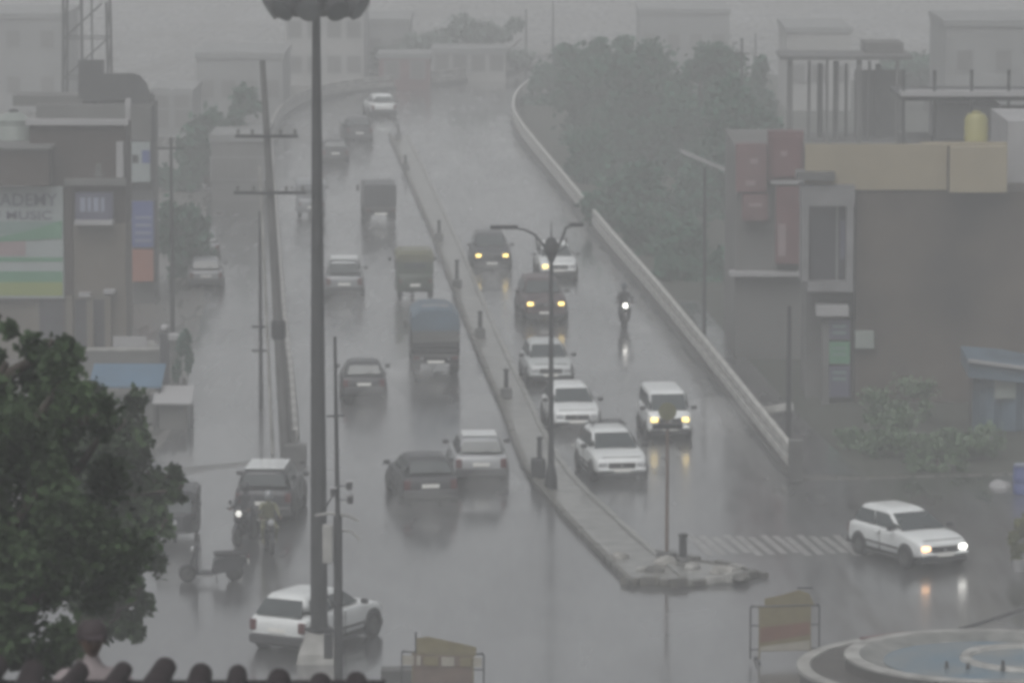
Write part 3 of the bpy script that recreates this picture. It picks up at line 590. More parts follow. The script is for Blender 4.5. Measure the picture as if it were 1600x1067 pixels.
# ------------------------------------------------------------------ people and two-wheelers
def skin_body(name, J, E, m, parent=None, root='pelvis', sub=2):
    names = list(J); me = bpy.data.meshes.new(name)
    me.from_pydata([J[k][0] for k in names], [(names.index(a), names.index(b)) for a, b in E], [])
    o = bpy.data.objects.new(name, me); COL.objects.link(o)
    sk = o.modifiers.new('skin', 'SKIN'); sk.use_smooth_shade = True
    if not me.skin_vertices: 
        bm = bmesh.new(); bm.from_mesh(me); bm.verts.layers.skin.verify(); bm.to_mesh(me); bm.free()
    for i, k in enumerate(names):
        rr = J[k][1]; me.skin_vertices[0].data[i].radius = rr if isinstance(rr, tuple) else (rr, rr)
        me.skin_vertices[0].data[i].use_root = (k == root)
    ss = o.modifiers.new('sub', 'SUBSURF'); ss.levels = sub; ss.render_levels = sub
    dg = bpy.context.evaluated_depsgraph_get(); ev = o.evaluated_get(dg); m2 = bpy.data.meshes.new_from_object(ev)
    o.modifiers.clear(); o.data = m2; m2.name = name; m2.materials.clear(); m2.materials.append(m); m2.shade_smooth()
    if parent: o.parent = parent
    return o
def head(parent, c, m=SKIN, face=-1):
    c = Vector(c); bm = bmesh.new(); bmesh.ops.create_uvsphere(bm, u_segments=20, v_segments=14, radius=1)
    for v in bm.verts:
        x, y, z = v.co; jaw = 1 - .28 * max(0, -z) ** 1.3
        v.co = Vector((x * .077 * jaw, y * .098 * (1 - .12 * max(0, -z)) , z * .122))
    me = bpy.data.meshes.new('head'); bm.to_mesh(me); bm.free(); me.materials.append(m); me.shade_smooth()
    h = bpy.data.objects.new('head', me); COL.objects.link(h); h.parent = parent; h.location = c
    f = face
    part('nose', m, h, MB().loft([[(-.006, f * .094, .02), (.006, f * .094, .02), (0, f * .085, .03)], [(-.017, f * .096, -.03), (.017, f * .096, -.03), (0, f * .122, -.028)]]), 60)
    part('mouth', CL_MAR, h, MB().box(-.022, .022, min(f * .084, f * .092), max(f * .084, f * .092), -.064, -.055))
    for s in (-1, 1):
        part('eye', BLACK, h, MB().lathe([(.0, -.006), (.011, 0), (.0, .006)], (s * .031, f * .09, .005), 8, 'y')); part('ear', m, h, MB().loft([[(s * .074, y, z) for y, z in ((-.015, -.03), (.015, -.03), (.02, .02), (-.01, .03))], [(s * .088, y, z) for y, z in ((-.02, -.02), (.01, -.02), (.015, .025), (-.02, .03))]]))
    return h
def hand(parent, p, d, m=SKIN):
    p = Vector(p); d = Vector(d).normalized(); u = d.cross(Vector((0, 0, 1))).normalized()
    J = {'palm': (p, .032), 'wrist': (p - d * .06, .026), 'k': (p + d * .03, .034)}; E = [('wrist', 'palm'), ('palm', 'k')]
    o = skin_body('hand', J, E, m, parent, 'palm', 1); mb = MB()
    for i, l in enumerate((.055, .065, .06, .045)):
        b = p + d * .045 + u * (i - 1.5) * .019
        mb.tube([b, b + d * l * .5, b + d * l * .75 - Vector((0, 0, l * .45)), b + d * l * .55 - Vector((0, 0, l * .85))], [.009, .009, .008, .006], 6)
    b = p + u * -.03; mb.tube([b, b + d * .03 - u * .02 - Vector((0, 0, .015)), b + d * .05 - u * .005 - Vector((0, 0, .035))], [.011, .010, .008], 6)
    part('fingers', m, o, mb, 60); return o
def rider(loc, rz, label, cloth, helmet_m, group, tall=1.0):
    """seated on a two-wheeler, forward = local +Y; feet on pegs, hands on grips"""
    J = {'pelvis': ((0, -.18, .86), (.15, .13)), 'waist': ((0, -.15, 1.03), (.14, .11)), 'chest': ((0, -.06, 1.24), (.18, .13)), 'neck0': ((0, -.03, 1.38), (.10, .09)), 'neck': ((0, -.01, 1.45), .055), 'top': ((0, .0, 1.52), .05)}
    E = [('pelvis', 'waist'), ('waist', 'chest'), ('chest', 'neck0'), ('neck0', 'neck'), ('neck', 'top')]
    for s, t in ((-1, 'l'), (1, 'r')):
        J.update({t + 'sh': ((s * .19, -.05, 1.34), .07), t + 'el': ((s * .27, .16, 1.12), .048), t + 'wr': ((s * .27, .40, 1.06), .035), t + 'hip': ((s * .12, -.10, .82), .095), t + 'kn': ((s * .20, .28, .74), .068), t + 'an': ((s * .17, .10, .36), .045), t + 'toe': ((s * .18, .27, .31), .04)})
        E += [('chest', t + 'sh'), (t + 'sh', t + 'el'), (t + 'el', t + 'wr'), ('pelvis', t + 'hip'), (t + 'hip', t + 'kn'), (t + 'kn', t + 'an'), (t + 'an', t + 'toe')]
    p = skin_body('person', J, E, cloth); p.location = loc; p.rotation_euler = (0, 0, rz); tag(p, label, 'person', group)
    h = head(p, (0, .03, 1.60), SKIN, 1)
    part('helmet', helmet_m, h, MB().lathe([(.0, .15), (.07, .14), (.115, .09), (.132, .02), (.128, -.06), (.11, -.10)], (0, -.012, .01), 16), 50)
    for s in (-1, 1): hand(p, (s * .27, .44, 1.05), (0, 1, -.1))
    return p
def two_wheeler(px, py, rz, label, m, group, lamp=None, scooter=False, cat='motorcycle', stand=False):
    g = G(px, py) if not isinstance(px, Vector) else px
    r = thing('scooter' if scooter else 'motorcycle', label, cat, g, rz, group); wr = .24 if scooter else .30; yb, yf = -.62, .66
    for nm, y in (('rear_wheel', yb), ('front_wheel', yf)):
        w_ = part(nm, BLACK, r, MB().lathe([(wr * .76, -.045), (wr * .96, -.05), (wr, 0), (wr * .96, .05), (wr * .76, .045)], (0, 0, 0), 20, 'x'), 40); w_.location = (0, y, wr)
        part('rim', RIM, w_, MB().lathe([(.0, -.03), (wr * .25, -.04), (wr * .76, -.03), (wr * .76, .03), (wr * .25, .04), (.0, .03)], (0, 0, 0), 14, 'x'))
    for s in (-1, 1): part('fork', STEEL, r, MB().tube([(s * .07, yf, wr), (s * .08, .42, .95)], .022, 6))
    if scooter:
        part('body', m, r, MB().loft([[(-w_, y, z0), (w_, y, z0), (w_ * .8, y, z1), (-w_ * .8, y, z1)] for w_, y, z0, z1 in ((.06, -.92, .55, .66), (.19, -.75, .40, .74), (.20, -.35, .30, .74), (.17, -.05, .24, .62), (.16, 0, .22, .30), (.16, .36, .22, .30))]), 40)
        part('leg_shield', m, r, MB().loft([[(-w_, y, z), (w_, y, z), (w_ * .8, y + .07, z), (-w_ * .8, y + .07, z)] for w_, y, z in ((.17, .36, .24), (.22, .42, .6), (.16, .38, .95))]), 30)
        part('front_cowl', m, r, MB().loft([[(-w_, .36, z), (w_, .36, z), (w_ * .6, .50, z), (-w_ * .6, .50, z)] for w_, z in ((.10, .92), (.15, 1.0), (.10, 1.08))]), 30); part('floorboard', W_WHITE, r, MB().box(-.18, .18, -.02, .38, .18, .225, .01))
    else:
        part('fuel_tank', m, r, MB().loft([[(-w_, y, z0), (w_, y, z0), (w_ * .7, y, z1), (-w_ * .7, y, z1)] for w_, y, z0, z1 in ((.10, -.05, .70, .84), (.15, .12, .68, .94), (.12, .34, .72, .92))]), 40)
        part('engine', STEEL_D, r, MB().box(-.15, .15, -.12, .26, .28, .64, .05)); part('frame', STEEL_D, r, MB().tube([(0, .42, .90), (0, .25, .40), (0, -.15, .30), (0, -.35, .62), (0, -.85, .74)], .03, 6)); part('exhaust', CHROME, r, MB().tube([(.14, .2, .34), (.17, -.2, .26), (.18, -.8, .36)], [.025, .035, .045], 8))
        part('side_panel', m, r, MB().box(-.13, .13, -.5, -.1, .5, .72, .04)); part('tail_cowl', m, r, MB().box(-.10, .10, -.98, -.6, .66, .78, .03))
    part('seat', BLACK, r, MB().box(-.14, .14, -.80, -.04, .74, .83, .03)); part('front_mudguard', m, r, MB().loft([[(-.06, yf + math.cos(a) * (wr + .04), wr + math.sin(a) * (wr + .04)), (.06, yf + math.cos(a) * (wr + .04), wr + math.sin(a) * (wr + .04)), (.05, yf + math.cos(a) * (wr + .055), wr + math.sin(a) * (wr + .055)), (-.05, yf + math.cos(a) * (wr + .055), wr + math.sin(a) * (wr + .055))] for a in [R(20 + 20 * i) for i in range(8)]]))
    part('handlebar', STEEL_D, r, MB().tube([(-.33, .40, 1.04), (-.18, .44, 1.06), (0, .44, 1.0), (.18, .44, 1.06), (.33, .40, 1.04)], .016, 6))
    for s in (-1, 1): part('mirror', PLAST, r, MB().lathe([(.0, 0), (.06, 0), (.05, .02), (.0, .02)], (s * .30, .42, 1.22), 10, 'y')); part('mirror_stem', STEEL_D, r, MB().tube([(s * .24, .43, 1.05), (s * .30, .43, 1.2)], .008, 5)); part('grip', BLACK, r, MB().tube([(s * .33, .40, 1.04), (s * .42, .385, 1.035)], .022, 6))
    part('headlight', lamp or CLEARL, r, MB().lathe([(.0, -.06), (.07, -.05), (.095, 0), (.09, .02), (.0, .04)], (0, .54, .92), 14, 'y')); part('tail_light', REDL, r, MB().box(-.06, .06, -1.0, -.96, .66, .74)); part('number_plate', PLATE, r, MB().box(-.1, .1, -1.0, -.98, .48, .60))
    if stand: part('stand', STEEL_D, r, MB().tube([(-.1, -.1, .3), (-.28, -.12, .02)], .015, 5)); r.rotation_euler = (0, R(-7), rz)
    return r
def ridden(px, py, rz, lm, lr, m, cloth, hel, lamp, scooter=False, cat='motorcycle'):
    b = two_wheeler(px, py, rz, lm, m, 'two-wheelers in the rain', lamp, scooter, cat)
    return rider(b.location.copy(), rz, lr, cloth, hel, 'riders in the rain')
ridden(975, 512, o_(4), 'motorcycle with a bright white headlight near the two-rail parapet', 'rider in dark clothes on the motorcycle with the bright white headlight', P_DARK, CL_DARK, P_BLUEG, WHT)
ridden(384, 848, o_(-18), 'dark motorcycle with a small white light behind the dark jeep', 'rider in black on the dark motorcycle beside the olive raincoat rider', P_DARK, CL_DARK, P_DARK, WHT2)
ridden(420, 862, o_(10), 'dark motorcycle carrying the rider in an olive raincoat', 'rider wearing an olive raincoat, in front of the dark jeep', P_DARK, CL_OLIVE, P_GREY, None)
two_wheeler(331, 908, R(100), 'parked dark scooter with a pale floorboard standing alone on the wet road', P_DARK, 'two-wheelers in the rain', None, True, 'scooter', True)

# ------------------------------------------------------------------ trees
def leaf_mesh(name, pts, size, m, parent=None, asp=.6):
    n = len(pts); nrm = rng.normal(size=(n, 3)); nrm[:, 2] += .5; nrm /= np.linalg.norm(nrm, axis=1)[:, None]
    t = rng.normal(size=(n, 3)); u = np.cross(nrm, t); u /= np.linalg.norm(u, axis=1)[:, None]; v = np.cross(nrm, u)
    s = size * rng.uniform(.6, 1.35, size=(n, 1))
    V = np.stack([pts - u * s * .5, pts + v * s * .5 * asp, pts + u * s * .5, pts - v * s * .5 * asp], 1).reshape(-1, 3).astype(np.float32)
    me = bpy.data.meshes.new(name); me.vertices.add(4 * n); me.vertices.foreach_set('co', V.ravel()); me.loops.add(4 * n); me.loops.foreach_set('vertex_index', np.arange(4 * n, dtype=np.int32))
    me.polygons.add(n); me.polygons.foreach_set('loop_start', np.arange(0, 4 * n, 4, dtype=np.int32)); me.update(calc_edges=True); me.validate(); me.materials.append(m)
    o = bpy.data.objects.new(name, me); COL.objects.link(o)
    if parent: o.parent = parent
    return o
def blob_points(blobs, n):
    vol = np.array([b[3] * b[4] * b[5] for b in blobs]) ** .75; vol /= vol.sum(); out_ = []
    for b, f in zip(blobs, vol):
        k = max(30, int(n * f)); nc = max(7, k // 260)
        d = rng.normal(size=(nc, 3)); d /= np.linalg.norm(d, axis=1)[:, None]; cr = rng.uniform(.25, 1.0, size=(nc, 1)) ** .55
        c = d * cr; idx = rng.integers(0, nc, k); q = c[idx] + rng.normal(size=(k, 3)) * (.09 + .10 * rng.random(nc))[idx][:, None]
        out_.append(q * np.array(b[3:6]) + np.array(b[0:3]))
    return np.concatenate(out_)
def tree(label, x, y, h, blobs, n, size, m, trunk_r=.28, group=None, name='tree'):
    """blobs relative to the base"""
    r = thing(name, label, 'tree', (x, y, 0), 0, group)
    bz = min(b[2] for b in blobs); bl = max(blobs, key=lambda b: b[3] * b[5])
    tr = MB().tube([(0, 0, -.1), (bl[0] * .15, 0, bz * .4), (bl[0] * .4, bl[1] * .4, bz * .9), (bl[0] * .8, bl[1] * .7, bz * 1.1)], [trunk_r * 1.2, trunk_r, trunk_r * .8, trunk_r * .5], 10)
    for b in blobs: tr.tube([(bl[0] * .3, 0, max(bz * .75, b[2] - b[5] * 1.2)), (b[0] * .6, b[1] * .6, b[2] - b[5] * .45), (b[0], b[1], b[2]), (b[0] + b[3] * .4, b[1], b[2] + b[5] * .5)], [trunk_r * .5, trunk_r * .35, trunk_r * .2, .03], 7)
    part('trunk', BARK, r, tr, 60); leaf_mesh('crown', blob_points(blobs, n), size, m, r)
    return r
# near tree, lower left
def px_blob(px, py, Y, rpx, rpy, base, dy=0.0, ry=None):
    c = at(px, py, Y + dy); s = Y / F
    return (c.x - base[0], c.y - base[1], c.z, rpx * s, ry or rpx * s * .8, rpy * s)
Y = 43.0; b0 = at(-60, 900, Y)
tree('dark leafy tree rising above the tiled roof, nearest to the viewer', b0.x, b0.y, 14, [px_blob(px, py, Y, rx, ry_, b0, dy) for px, py, rx, ry_, dy in
     ((-40, 640, 130, 150, 0), (60, 650, 95, 110, -.6), (120, 735, 95, 110, .4), (35, 800, 120, 130, -.5), (-60, 880, 150, 150, 0), (120, 850, 100, 95, .2), (55, 560, 70, 60, .3), (-20, 520, 50, 60, .3), (60, 930, 110, 80, -.3), (160, 650, 40, 40, 0), (-10, 1010, 130, 70, 0))], 42000, .10, LEAF_N, .2)
Y = 68.0; b0 = at(120, 1000, Y)
tree('greyer bushy tree reaching out behind the dark leafy one, towards the parked scooter', b0.x, b0.y, 10, [px_blob(px, py, Y, rx, ry_, b0, dy) for px, py, rx, ry_, dy in
     ((165, 700, 80, 90, 0), (205, 780, 72, 90, .5), (170, 880, 75, 80, 0), (262, 745, 32, 32, .3), (225, 880, 36, 50, .2), (210, 940, 25, 45, 0), (278, 765, 22, 18, 0), (120, 620, 60, 50, 0), (250, 830, 26, 40, 0), (130, 800, 90, 120, 0), (150, 930, 60, 50, 0), (190, 960, 40, 40, 0), (120, 980, 60, 40, 0))], 24000, .14, LEAF_N, .11)
# tree belt right of the ramp
BT = 'trees beside the bridge'
specs = [(860, 262, 305, [(848, 140, 45, 45), (838, 180, 34, 38), (880, 190, 50, 55), (862, 225, 50, 45), (880, 110, 45, 35), (900, 150, 50, 50)], 'bushy tree overhanging the parapet where the bridge bends'),
         (930, 300, 275, [(925, 125, 60, 48), (960, 100, 50, 42), (945, 200, 70, 70), (905, 240, 60, 60), (970, 160, 60, 60)], 'tree beside the parapet directly past the overhanging bush'),
         (1010, 320, 262, [(1000, 110, 60, 55), (1020, 190, 75, 80), (985, 270, 70, 80)], 'tallest rounded tree of the belt by the bridge'),
         (1090, 330, 255, [(1095, 120, 60, 55), (1100, 200, 80, 80), (1075, 290, 75, 80)], 'broad tree next to the tallest, behind the pale-headed lamp'),
         (1150, 400, 232, [(1160, 190, 50, 60), (1140, 260, 60, 80), (1120, 350, 70, 80)], 'spreading tree in front of the red signboards'),
         (1010, 430, 226, [(990, 330, 70, 60), (1030, 370, 75, 70), (1010, 420, 65, 40)], 'low tree close to the outside of the parapet'),
         (1090, 500, 205, [(1080, 420, 60, 60), (1120, 450, 60, 55), (1070, 480, 50, 40)], 'low shadowy tree at the foot of the pale-headed lamp'),
         (940, 330, 250, [(918, 255, 36, 45), (950, 300, 46, 50), (975, 340, 42, 40)], 'small tree crowding the parapet in the haze'),
         (1010, 470, 215, [(1015, 370, 45, 40), (1058, 430, 48, 50), (1090, 500, 40, 40)], 'dense scrubby tree pressed against the outer face of the parapet')]
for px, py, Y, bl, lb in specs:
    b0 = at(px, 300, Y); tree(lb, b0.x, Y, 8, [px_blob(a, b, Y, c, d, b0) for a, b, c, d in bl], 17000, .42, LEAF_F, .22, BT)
# far trees
FT = 'faint trees in the haze'
LEAF_H = mat('leaf_haze_pale', (0.07, 0.095, 0.08), 0.7, 0.3, 0.3, col2=(0.12, 0.15, 0.13), spec=.2)  # distant leaves lightened, haze fading put into the leaf colour
for px, Y, bl, lb in ((740, 332, [(720, 70, 50, 35), (770, 60, 45, 40), (800, 75, 40, 30)], 'faint rounded tree beyond the bend of the bridge'), (640, 334, [(610, 95, 35, 25), (660, 85, 40, 25)], 'faint tree beside the red-brown hut at the bend'),
                      (1195, 268, [(1190, 190, 30, 45), (1175, 130, 30, 40)], 'faint slender tree against the unfinished columns'), (1450, 300, [(1440, 110, 55, 30), (1480, 120, 50, 30)], 'hazy tree between the unfinished columns and the grey block'),
                      (340, 246, [(330, 230, 40, 60), (300, 280, 45, 60), (370, 180, 40, 50)], 'hazy tree past the vertical signboards'), (290, 206, [(290, 360, 35, 50), (300, 420, 30, 40)], 'dim tree leaning over the service lane')):
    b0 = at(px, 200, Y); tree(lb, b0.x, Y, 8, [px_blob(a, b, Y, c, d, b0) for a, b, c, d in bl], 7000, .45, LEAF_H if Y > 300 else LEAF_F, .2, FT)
# bushes
def bush(label, px, py, blobs, n, size, m, group=None, name='bush'):
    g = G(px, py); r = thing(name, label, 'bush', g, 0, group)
    part('stem', BARK, r, MB().tube([(0, 0, 0), (0, 0, .35)], .06, 6)); leaf_mesh('foliage', blob_points(blobs, n), size, m, r); return r
BG = 'green bushes by the shop wall'
for px, py, w_, h_, lb in ((1365, 700, 1.1, .8, 'low green bush closest to the shop signboards'), (1430, 715, 1.6, 1.2, 'widest green bush under the bare brick wall'), (1500, 718, 1.3, 1.0, 'green bush next to the slate-blue tarpaulin shelter'), (1400, 660, 1.2, 1.4, 'taller bush standing against the brick wall'), (1465, 735, 1.0, .6, 'small low bush at the road edge')):
    bush(lb, px, py, [(0, 0, h_ * .6, w_, w_ * .6, h_ * .7), (w_ * .5, 0, h_ * .4, w_ * .6, w_ * .5, h_ * .5), (-w_ * .6, .1, h_ * .35, w_ * .5, w_ * .5, h_ * .4)], 2600, .15, LEAF_B, BG)
bush('tall grey-green bush beside the lamp-topped gate pillar', 288, 606, [(0, 0, 1.0, .42, .5, 1.0), (.05, 0, 1.6, .35, .4, .5)], 2500, .14, LEAF_F)
r = bush('olive plant at the road edge by the fountain, cut by the frame', 1592, 893, [(0, 0, .9, .32, .3, .45), (.12, 0, 1.4, .25, .25, .4), (-.05, 0, .45, .2, .2, .3)], 2200, .12, LEAF_O, None, 'plant')
part('pot', W_WHITE, r, MB().lathe([(.0, 0), (.16, 0), (.22, .35), (.20, .36), (.0, .33)], n=14))

# ------------------------------------------------------------------ buildings
def B(name, label, cat='building', group=None): return thing(name, label, cat, (0, 0, 0), 0, group)
def slab(px0, px1, py0, py1, Y, dep, name, m, parent, proud=0.0, ground=False, bev=0):
    a = at(px0, py1, Y - proud); b = at(px1, py0, Y - proud); z0 = 0.0 if ground else a.z
    return part(name, m, parent, MB().box(a.x, b.x, Y - proud, Y + dep, z0, b.z, bev))
def window(px0, px1, py0, py1, Y, parent, fm=W_GREY):
    f = slab(px0, px1, py0, py1, Y, .0, 'window', fm, parent, .06); g = slab(px0 + 3, px1 - 3, py0 + 3, py1 - 3, Y, .0, 'pane', WIN_D, f, .075); slab(px0 - 2, px1 + 2, py1, py1 + 4, Y, 0, 'sill', W_GREY, f, .14); return f
# academy building (left)
Y = 178.0; A = B('academy_building', 'brown three-storey building with the big green and white academy banner')
slab(-120, 196, 350, 560, Y, 3, 'wall', W_BEIGE, A, 0, True); slab(48, 196, 196, 350, Y + .3, 2.7, 'upper_storey', W_BROWN, A)
slab(-120, 76, 233, 290, Y - 1, 3, 'stair_block', W_BROWN, A); slab(-120, 80, 230, 234, Y - 1.2, 3.4, 'roof_ledge', W_GREY, A)
slab(40, 200, 187, 196, Y, .3, 'coping', W_WHITE, A); slab(182, 192, 222, 278, Y, .2, 'pilaster', W_WHITE, A, .15); slab(100, 196, 280, 290, Y, .2, 'ledge', W_GREY, A, .3)
slab(116, 176, 345, 352, Y, .2, 'canopy_strip', W_WHITE, A, .7); slab(100, 112, 290, 560, Y, .1, 'column', W_BROWN, A, .12, True)
for x0, x1 in ((62, 102), (118, 138), (147, 166)):
    slab(x0, x1, 468, 545, Y, 0, 'doorway', WIN_D, A, .05, )
for x in (108, 140, 168): slab(x - 4, x + 5, 462, 560, Y, .1, 'column', W_BEIGE, A, .35, True)
for x, y in ((132, 462), (170, 457)): slab(x - 9, x + 9, y - 4, y + 2, Y, 0, 'porch_lamp', W_WHITE, A, .5)
window(150, 158, 256, 272, Y + .3, A)
# banner
ban = thing('banner', 'large green and white academy banner on the brown building', 'banner')
slab(-120, 98, 292, 466, Y, 0, 'backing', S_WHITE, ban, .30)
slab(-120, 98, 346, 366, Y, 0, 'colour_band', S_TEAL, ban, .315); slab(-120, 40, 374, 400, Y, 0, 'colour_band', S_ROSE, ban, .315); slab(-120, 98, 402, 409, Y, 0, 'colour_band', S_GREEN, ban, .315); slab(-120, 98, 424, 441, Y, 0, 'colour_band', S_GREEN, ban, .315)
slab(-120, 98, 441, 462, Y, 0, 'colour_band', S_LIME, ban, .32)
a = at(-60, 372, Y); b = at(98, 340, Y)
m_ = MB(); ys = Y - .325; N = 14
top_ = [at(-120 + 218 * i / N, 372 - 4 * (i / N) - 30 * max(0, i / N - .45) ** 1.6 * 2.2, Y) for i in range(N + 1)]; bot_ = [at(-120 + 218 * i / N, 378 - 12 * max(0, i / N - .45), Y) for i in range(N + 1)]
m_.loft([[(t.x, ys - .004, t.z), (t.x, ys, t.z), (q.x, ys, q.z), (q.x, ys - .004, q.z)] for t, q in zip(top_, bot_)]); part('swoosh', S_GREEN, ban, m_)
def text(s, px, py, Y, hpx, m, parent, proud=.34, wpx=None, align='LEFT'):
    c = bpy.data.curves.new('lettering', 'FONT'); c.body = s; c.extrude = .004; c.align_x = align; c.offset = .008
    p = at(px, py, Y); o = bpy.data.objects.new('lettering', c); COL.objects.link(o); o.parent = parent
    sc = hpx / F * Y / .70; o.location = (p.x, Y - proud, p.z); o.rotation_euler = (R(90), 0, 0); o.scale = (sc, sc, sc); c.materials.append(m)
    if wpx:
        bpy.context.view_layer.update(); o.scale[0] = sc * (wpx / F * Y) / max(o.dimensions.x, .01)
    bpy.context.view_layer.update(); me = bpy.data.meshes.new_from_object(o.evaluated_get(bpy.context.evaluated_depsgraph_get())); me.name = 'lettering'
    q = bpy.data.objects.new('lettering', me); COL.objects.link(q); q.parent = parent; q.location = o.location; q.rotation_euler = o.rotation_euler; q.scale = o.scale
    bpy.data.objects.remove(o); q.name = 'lettering'
    return q
text('ACADEMY', -36, 320, Y, 19, S_NAVY, ban, wpx=128); text('OF MUSIC', -30, 341, Y, 13, S_NAVY, ban, wpx=112)
s2 = thing('shop_sign', 'dark sign with pale lettering above the white canopy strip', 'sign'); slab(118, 176, 302, 345, Y, 0, 'panel', S_NAVY, s2, .4)
for x0, x1 in ((125, 133), (137, 142), (146, 154), (158, 163)): slab(x0, x1, 309, 331, Y, 0, 'letter_block', S_PALE, s2, .42)
# water tank
c = at(22, 233, Y + 2.2); tk = thing('water_tank', 'pale round water tank on the roof above the academy banner', 'water tank', (c.x, c.y, c.z))
part('shell', TANK_W, tk, MB().lathe([(.0, 0), (.62, .02), (.64, .1), (.60, .14), (.64, .4), (.60, .46), (.64, .8), (.60, .86), (.63, 1.1), (.30, 1.36), (.0, 1.38)], n=20), 40); part('lid', PLAST, tk, MB().lathe([(.0, 1.36), (.18, 1.36), (.18, 1.46), (.0, 1.5)], n=14))
# building behind with hoarding and stacked signs
Y2 = 196.0; C_ = B('roadside_building', 'narrow grey building carrying the stacked vertical signs and rooftop hoarding')
slab(60, 238, 165, 470, Y2, 3, 'wall', W_GREY, C_, 0, True); slab(20, 236, 150, 166, Y2 + 1, 2, 'parapet', W_GREY, C_)
for y in (215, 300, 380): slab(196, 204, y - 60, y, Y2, 0, 'pipe', W_WHITE, C_, .3)
hd = thing('rooftop_hoarding', 'black rooftop hoarding with a raised block and rounded end', 'hoarding')
p_ = [(120, 96), (160, 96), (160, 117), (206, 117), (217, 121), (226, 132), (233, 150), (236, 168), (200, 166), (196, 158), (150, 160), (148, 176), (140, 160), (120, 156)]
q_ = [at(x, y, Y2) for x, y in p_]; part('panel', PLAST, hd, MB().loft([[(q.x, Y2 + yy, q.z) for q in q_] for yy in (.7, 1.0)]))
for px in (150, 190, 225): 
    a = at(px, 165, Y2); part('support', STEEL, hd, MB().box(a.x - .05, a.x + .05, Y2 + 1.01, Y2 + 1.12, a.z - .6, a.z + .7))
for (x0, x1, y0, y1, m, lb, det) in ((204, 238, 168, 220, W_GREY, 'topmost grey blank board of the vertical sign stack', 0), (204, 237, 222, 285, S_WHITE, 'pale board with blue mark below the blank one', 1), (206, 242, 316, 386, S_BLUE, 'deep blue board with pale lines in the sign stack', 2), (206, 242, 390, 440, S_ORANGE, 'faded orange board at the foot of the sign stack', 0)):
    s = thing('vertical_sign', lb, 'sign', group='boards stacked on the roadside building'); slab(x0, x1, y0, y1, Y2, 0, 'panel', m, s, .5)
    slab(x1 - 2, x1 + 2, y0 - 2, y1 + 2, Y2, 0, 'frame_bar', STEEL_D, s, .55)
    if det == 1: slab(x0 + 18, x1 - 3, 235, 255, Y2, 0, 'emblem', S_BLUE, s, .52); slab(x0 + 3, x0 + 12, 242, 255, Y2, 0, 'emblem', STEEL_D, s, .52)
    if det == 2:
        for y in (338, 350, 362, 374): slab(x0 + 5, x1 - 6, y, y + 4, Y2, 0, 'text_line', S_PALE, s, .52)
# lattice tower
Y3 = 232.0; T = B('lattice_tower', 'grey lattice telecom tower rising behind the black hoarding', 'tower')
cx = at(137, 160, Y3).x; hwb = 1.15
for sx in (-1, 1):
    for sy in (-1, 1): part('leg', STEEL, T, MB().tube([(cx + sx * hwb, Y3 + sy * hwb, 0), (cx + sx * hwb * .8, Y3 + sy * hwb * .8, 19)], .07, 6))
z = 1.0
while z < 18.5:
    k0 = 1 - .2 * z / 19; k1 = 1 - .2 * (z + 1.9) / 19
    for s in (-1, 1):
        part('brace', STEEL, T, MB().tube([(cx - hwb * k0, Y3 + s * hwb * k0, z), (cx + hwb * k1, Y3 + s * hwb * k1, z + 1.9)], .03, 5)); part('brace', STEEL, T, MB().tube([(cx + s * hwb * k0, Y3 - hwb * k0, z), (cx + s * hwb * k1, Y3 + hwb * k1, z + 1.9)], .03, 5)); part('brace', STEEL, T, MB().tube([(cx - hwb * k0, Y3 + s * hwb * k0, z), (cx + hwb * k0, Y3 + s * hwb * k0, z)], .03, 5))
    z += 1.9
part('cable_ladder', STEEL, T, MB().box(cx - .32, cx - .18, Y3 - .1, Y3 + .1, 0, 18)); part('cable_ladder', STEEL, T, MB().box(cx + .2, cx + .28, Y3 - .1, Y3 + .1, 0, 18))
for x, z in ((-.9, 11.0), (.4, 11.1), (.9, 10.6)): part('antenna_dish', W_WHITE, T, MB().lathe([(.0, 0), (.3, -.1), (.32, -.12), (.0, .08)], (cx + x, Y3 - 1.2, z), 14, 'y'))
# roadside stalls left
def canopy(label, px0, px1, pyt, pyb, pyg, m, cat='stall', name='stall', legs=True, dep=1.8):
    g = G((px0 + px1) / 2, pyg); a = at(px0, pyt, g.y); b = at(px1, pyb, g.y); r = thing(name, label, cat)
    zf, zb = b.z, a.z
    part('awning', m, r, MB().loft([[(x, g.y, zf + .0), (x, g.y, zf + .05), (x, g.y + dep, max(zb, zf + .2) + .05), (x, g.y + dep, max(zb, zf + .2))] for x in (a.x, (a.x * 2 + b.x) / 3, (a.x + b.x * 2) / 3, b.x)]))
    for x in (a.x + .06, b.x - .06):
        for yy in (g.y + .05, g.y + dep - .05): part('pole', STEEL, r, MB().box(x - .025, x + .025, yy - .025, yy + .025, 0, zf))
    part('counter', W_GREY, r, MB().box(a.x + .2, b.x - .2, g.y + .3, g.y + dep - .3, 0, .8)); return r
canopy('market stall with a stretched blue awning beside the leafy tree', 138, 252, 584, 606, 668, BLUE_T, dep=2.3)
canopy('small cart with a whitish sheet roof by the service lane', 238, 300, 612, 632, 672, W_WHITE, 'cart', 'vendor_cart', dep=1.2)
g = G(258, 600); pl = thing('gate_pillar', 'dark gate pillar with a round white lamp on top behind the blue awning', 'pillar', g)
part('shaft', CL_DARK, pl, MB().box(-.17, .17, -.17, .17, 0, 1.85, .02)); part('lamp_globe', W_WHITE, pl, MB().lathe([(.0, 1.86), (.12, 1.9), (.15, 2.0), (.12, 2.1), (.0, 2.14)], n=12), 60)
g = G(274, 602); pl = thing('gate_pillar', 'pale capped gate pillar next to the lamp-topped one', 'pillar', g); part('shaft', W_GREY, pl, MB().box(-.14, .14, -.14, .14, 0, 1.6, .02)); part('cap', W_WHITE, pl, MB().box(-.22, .22, -.2, .2, 1.6, 1.85, .03))
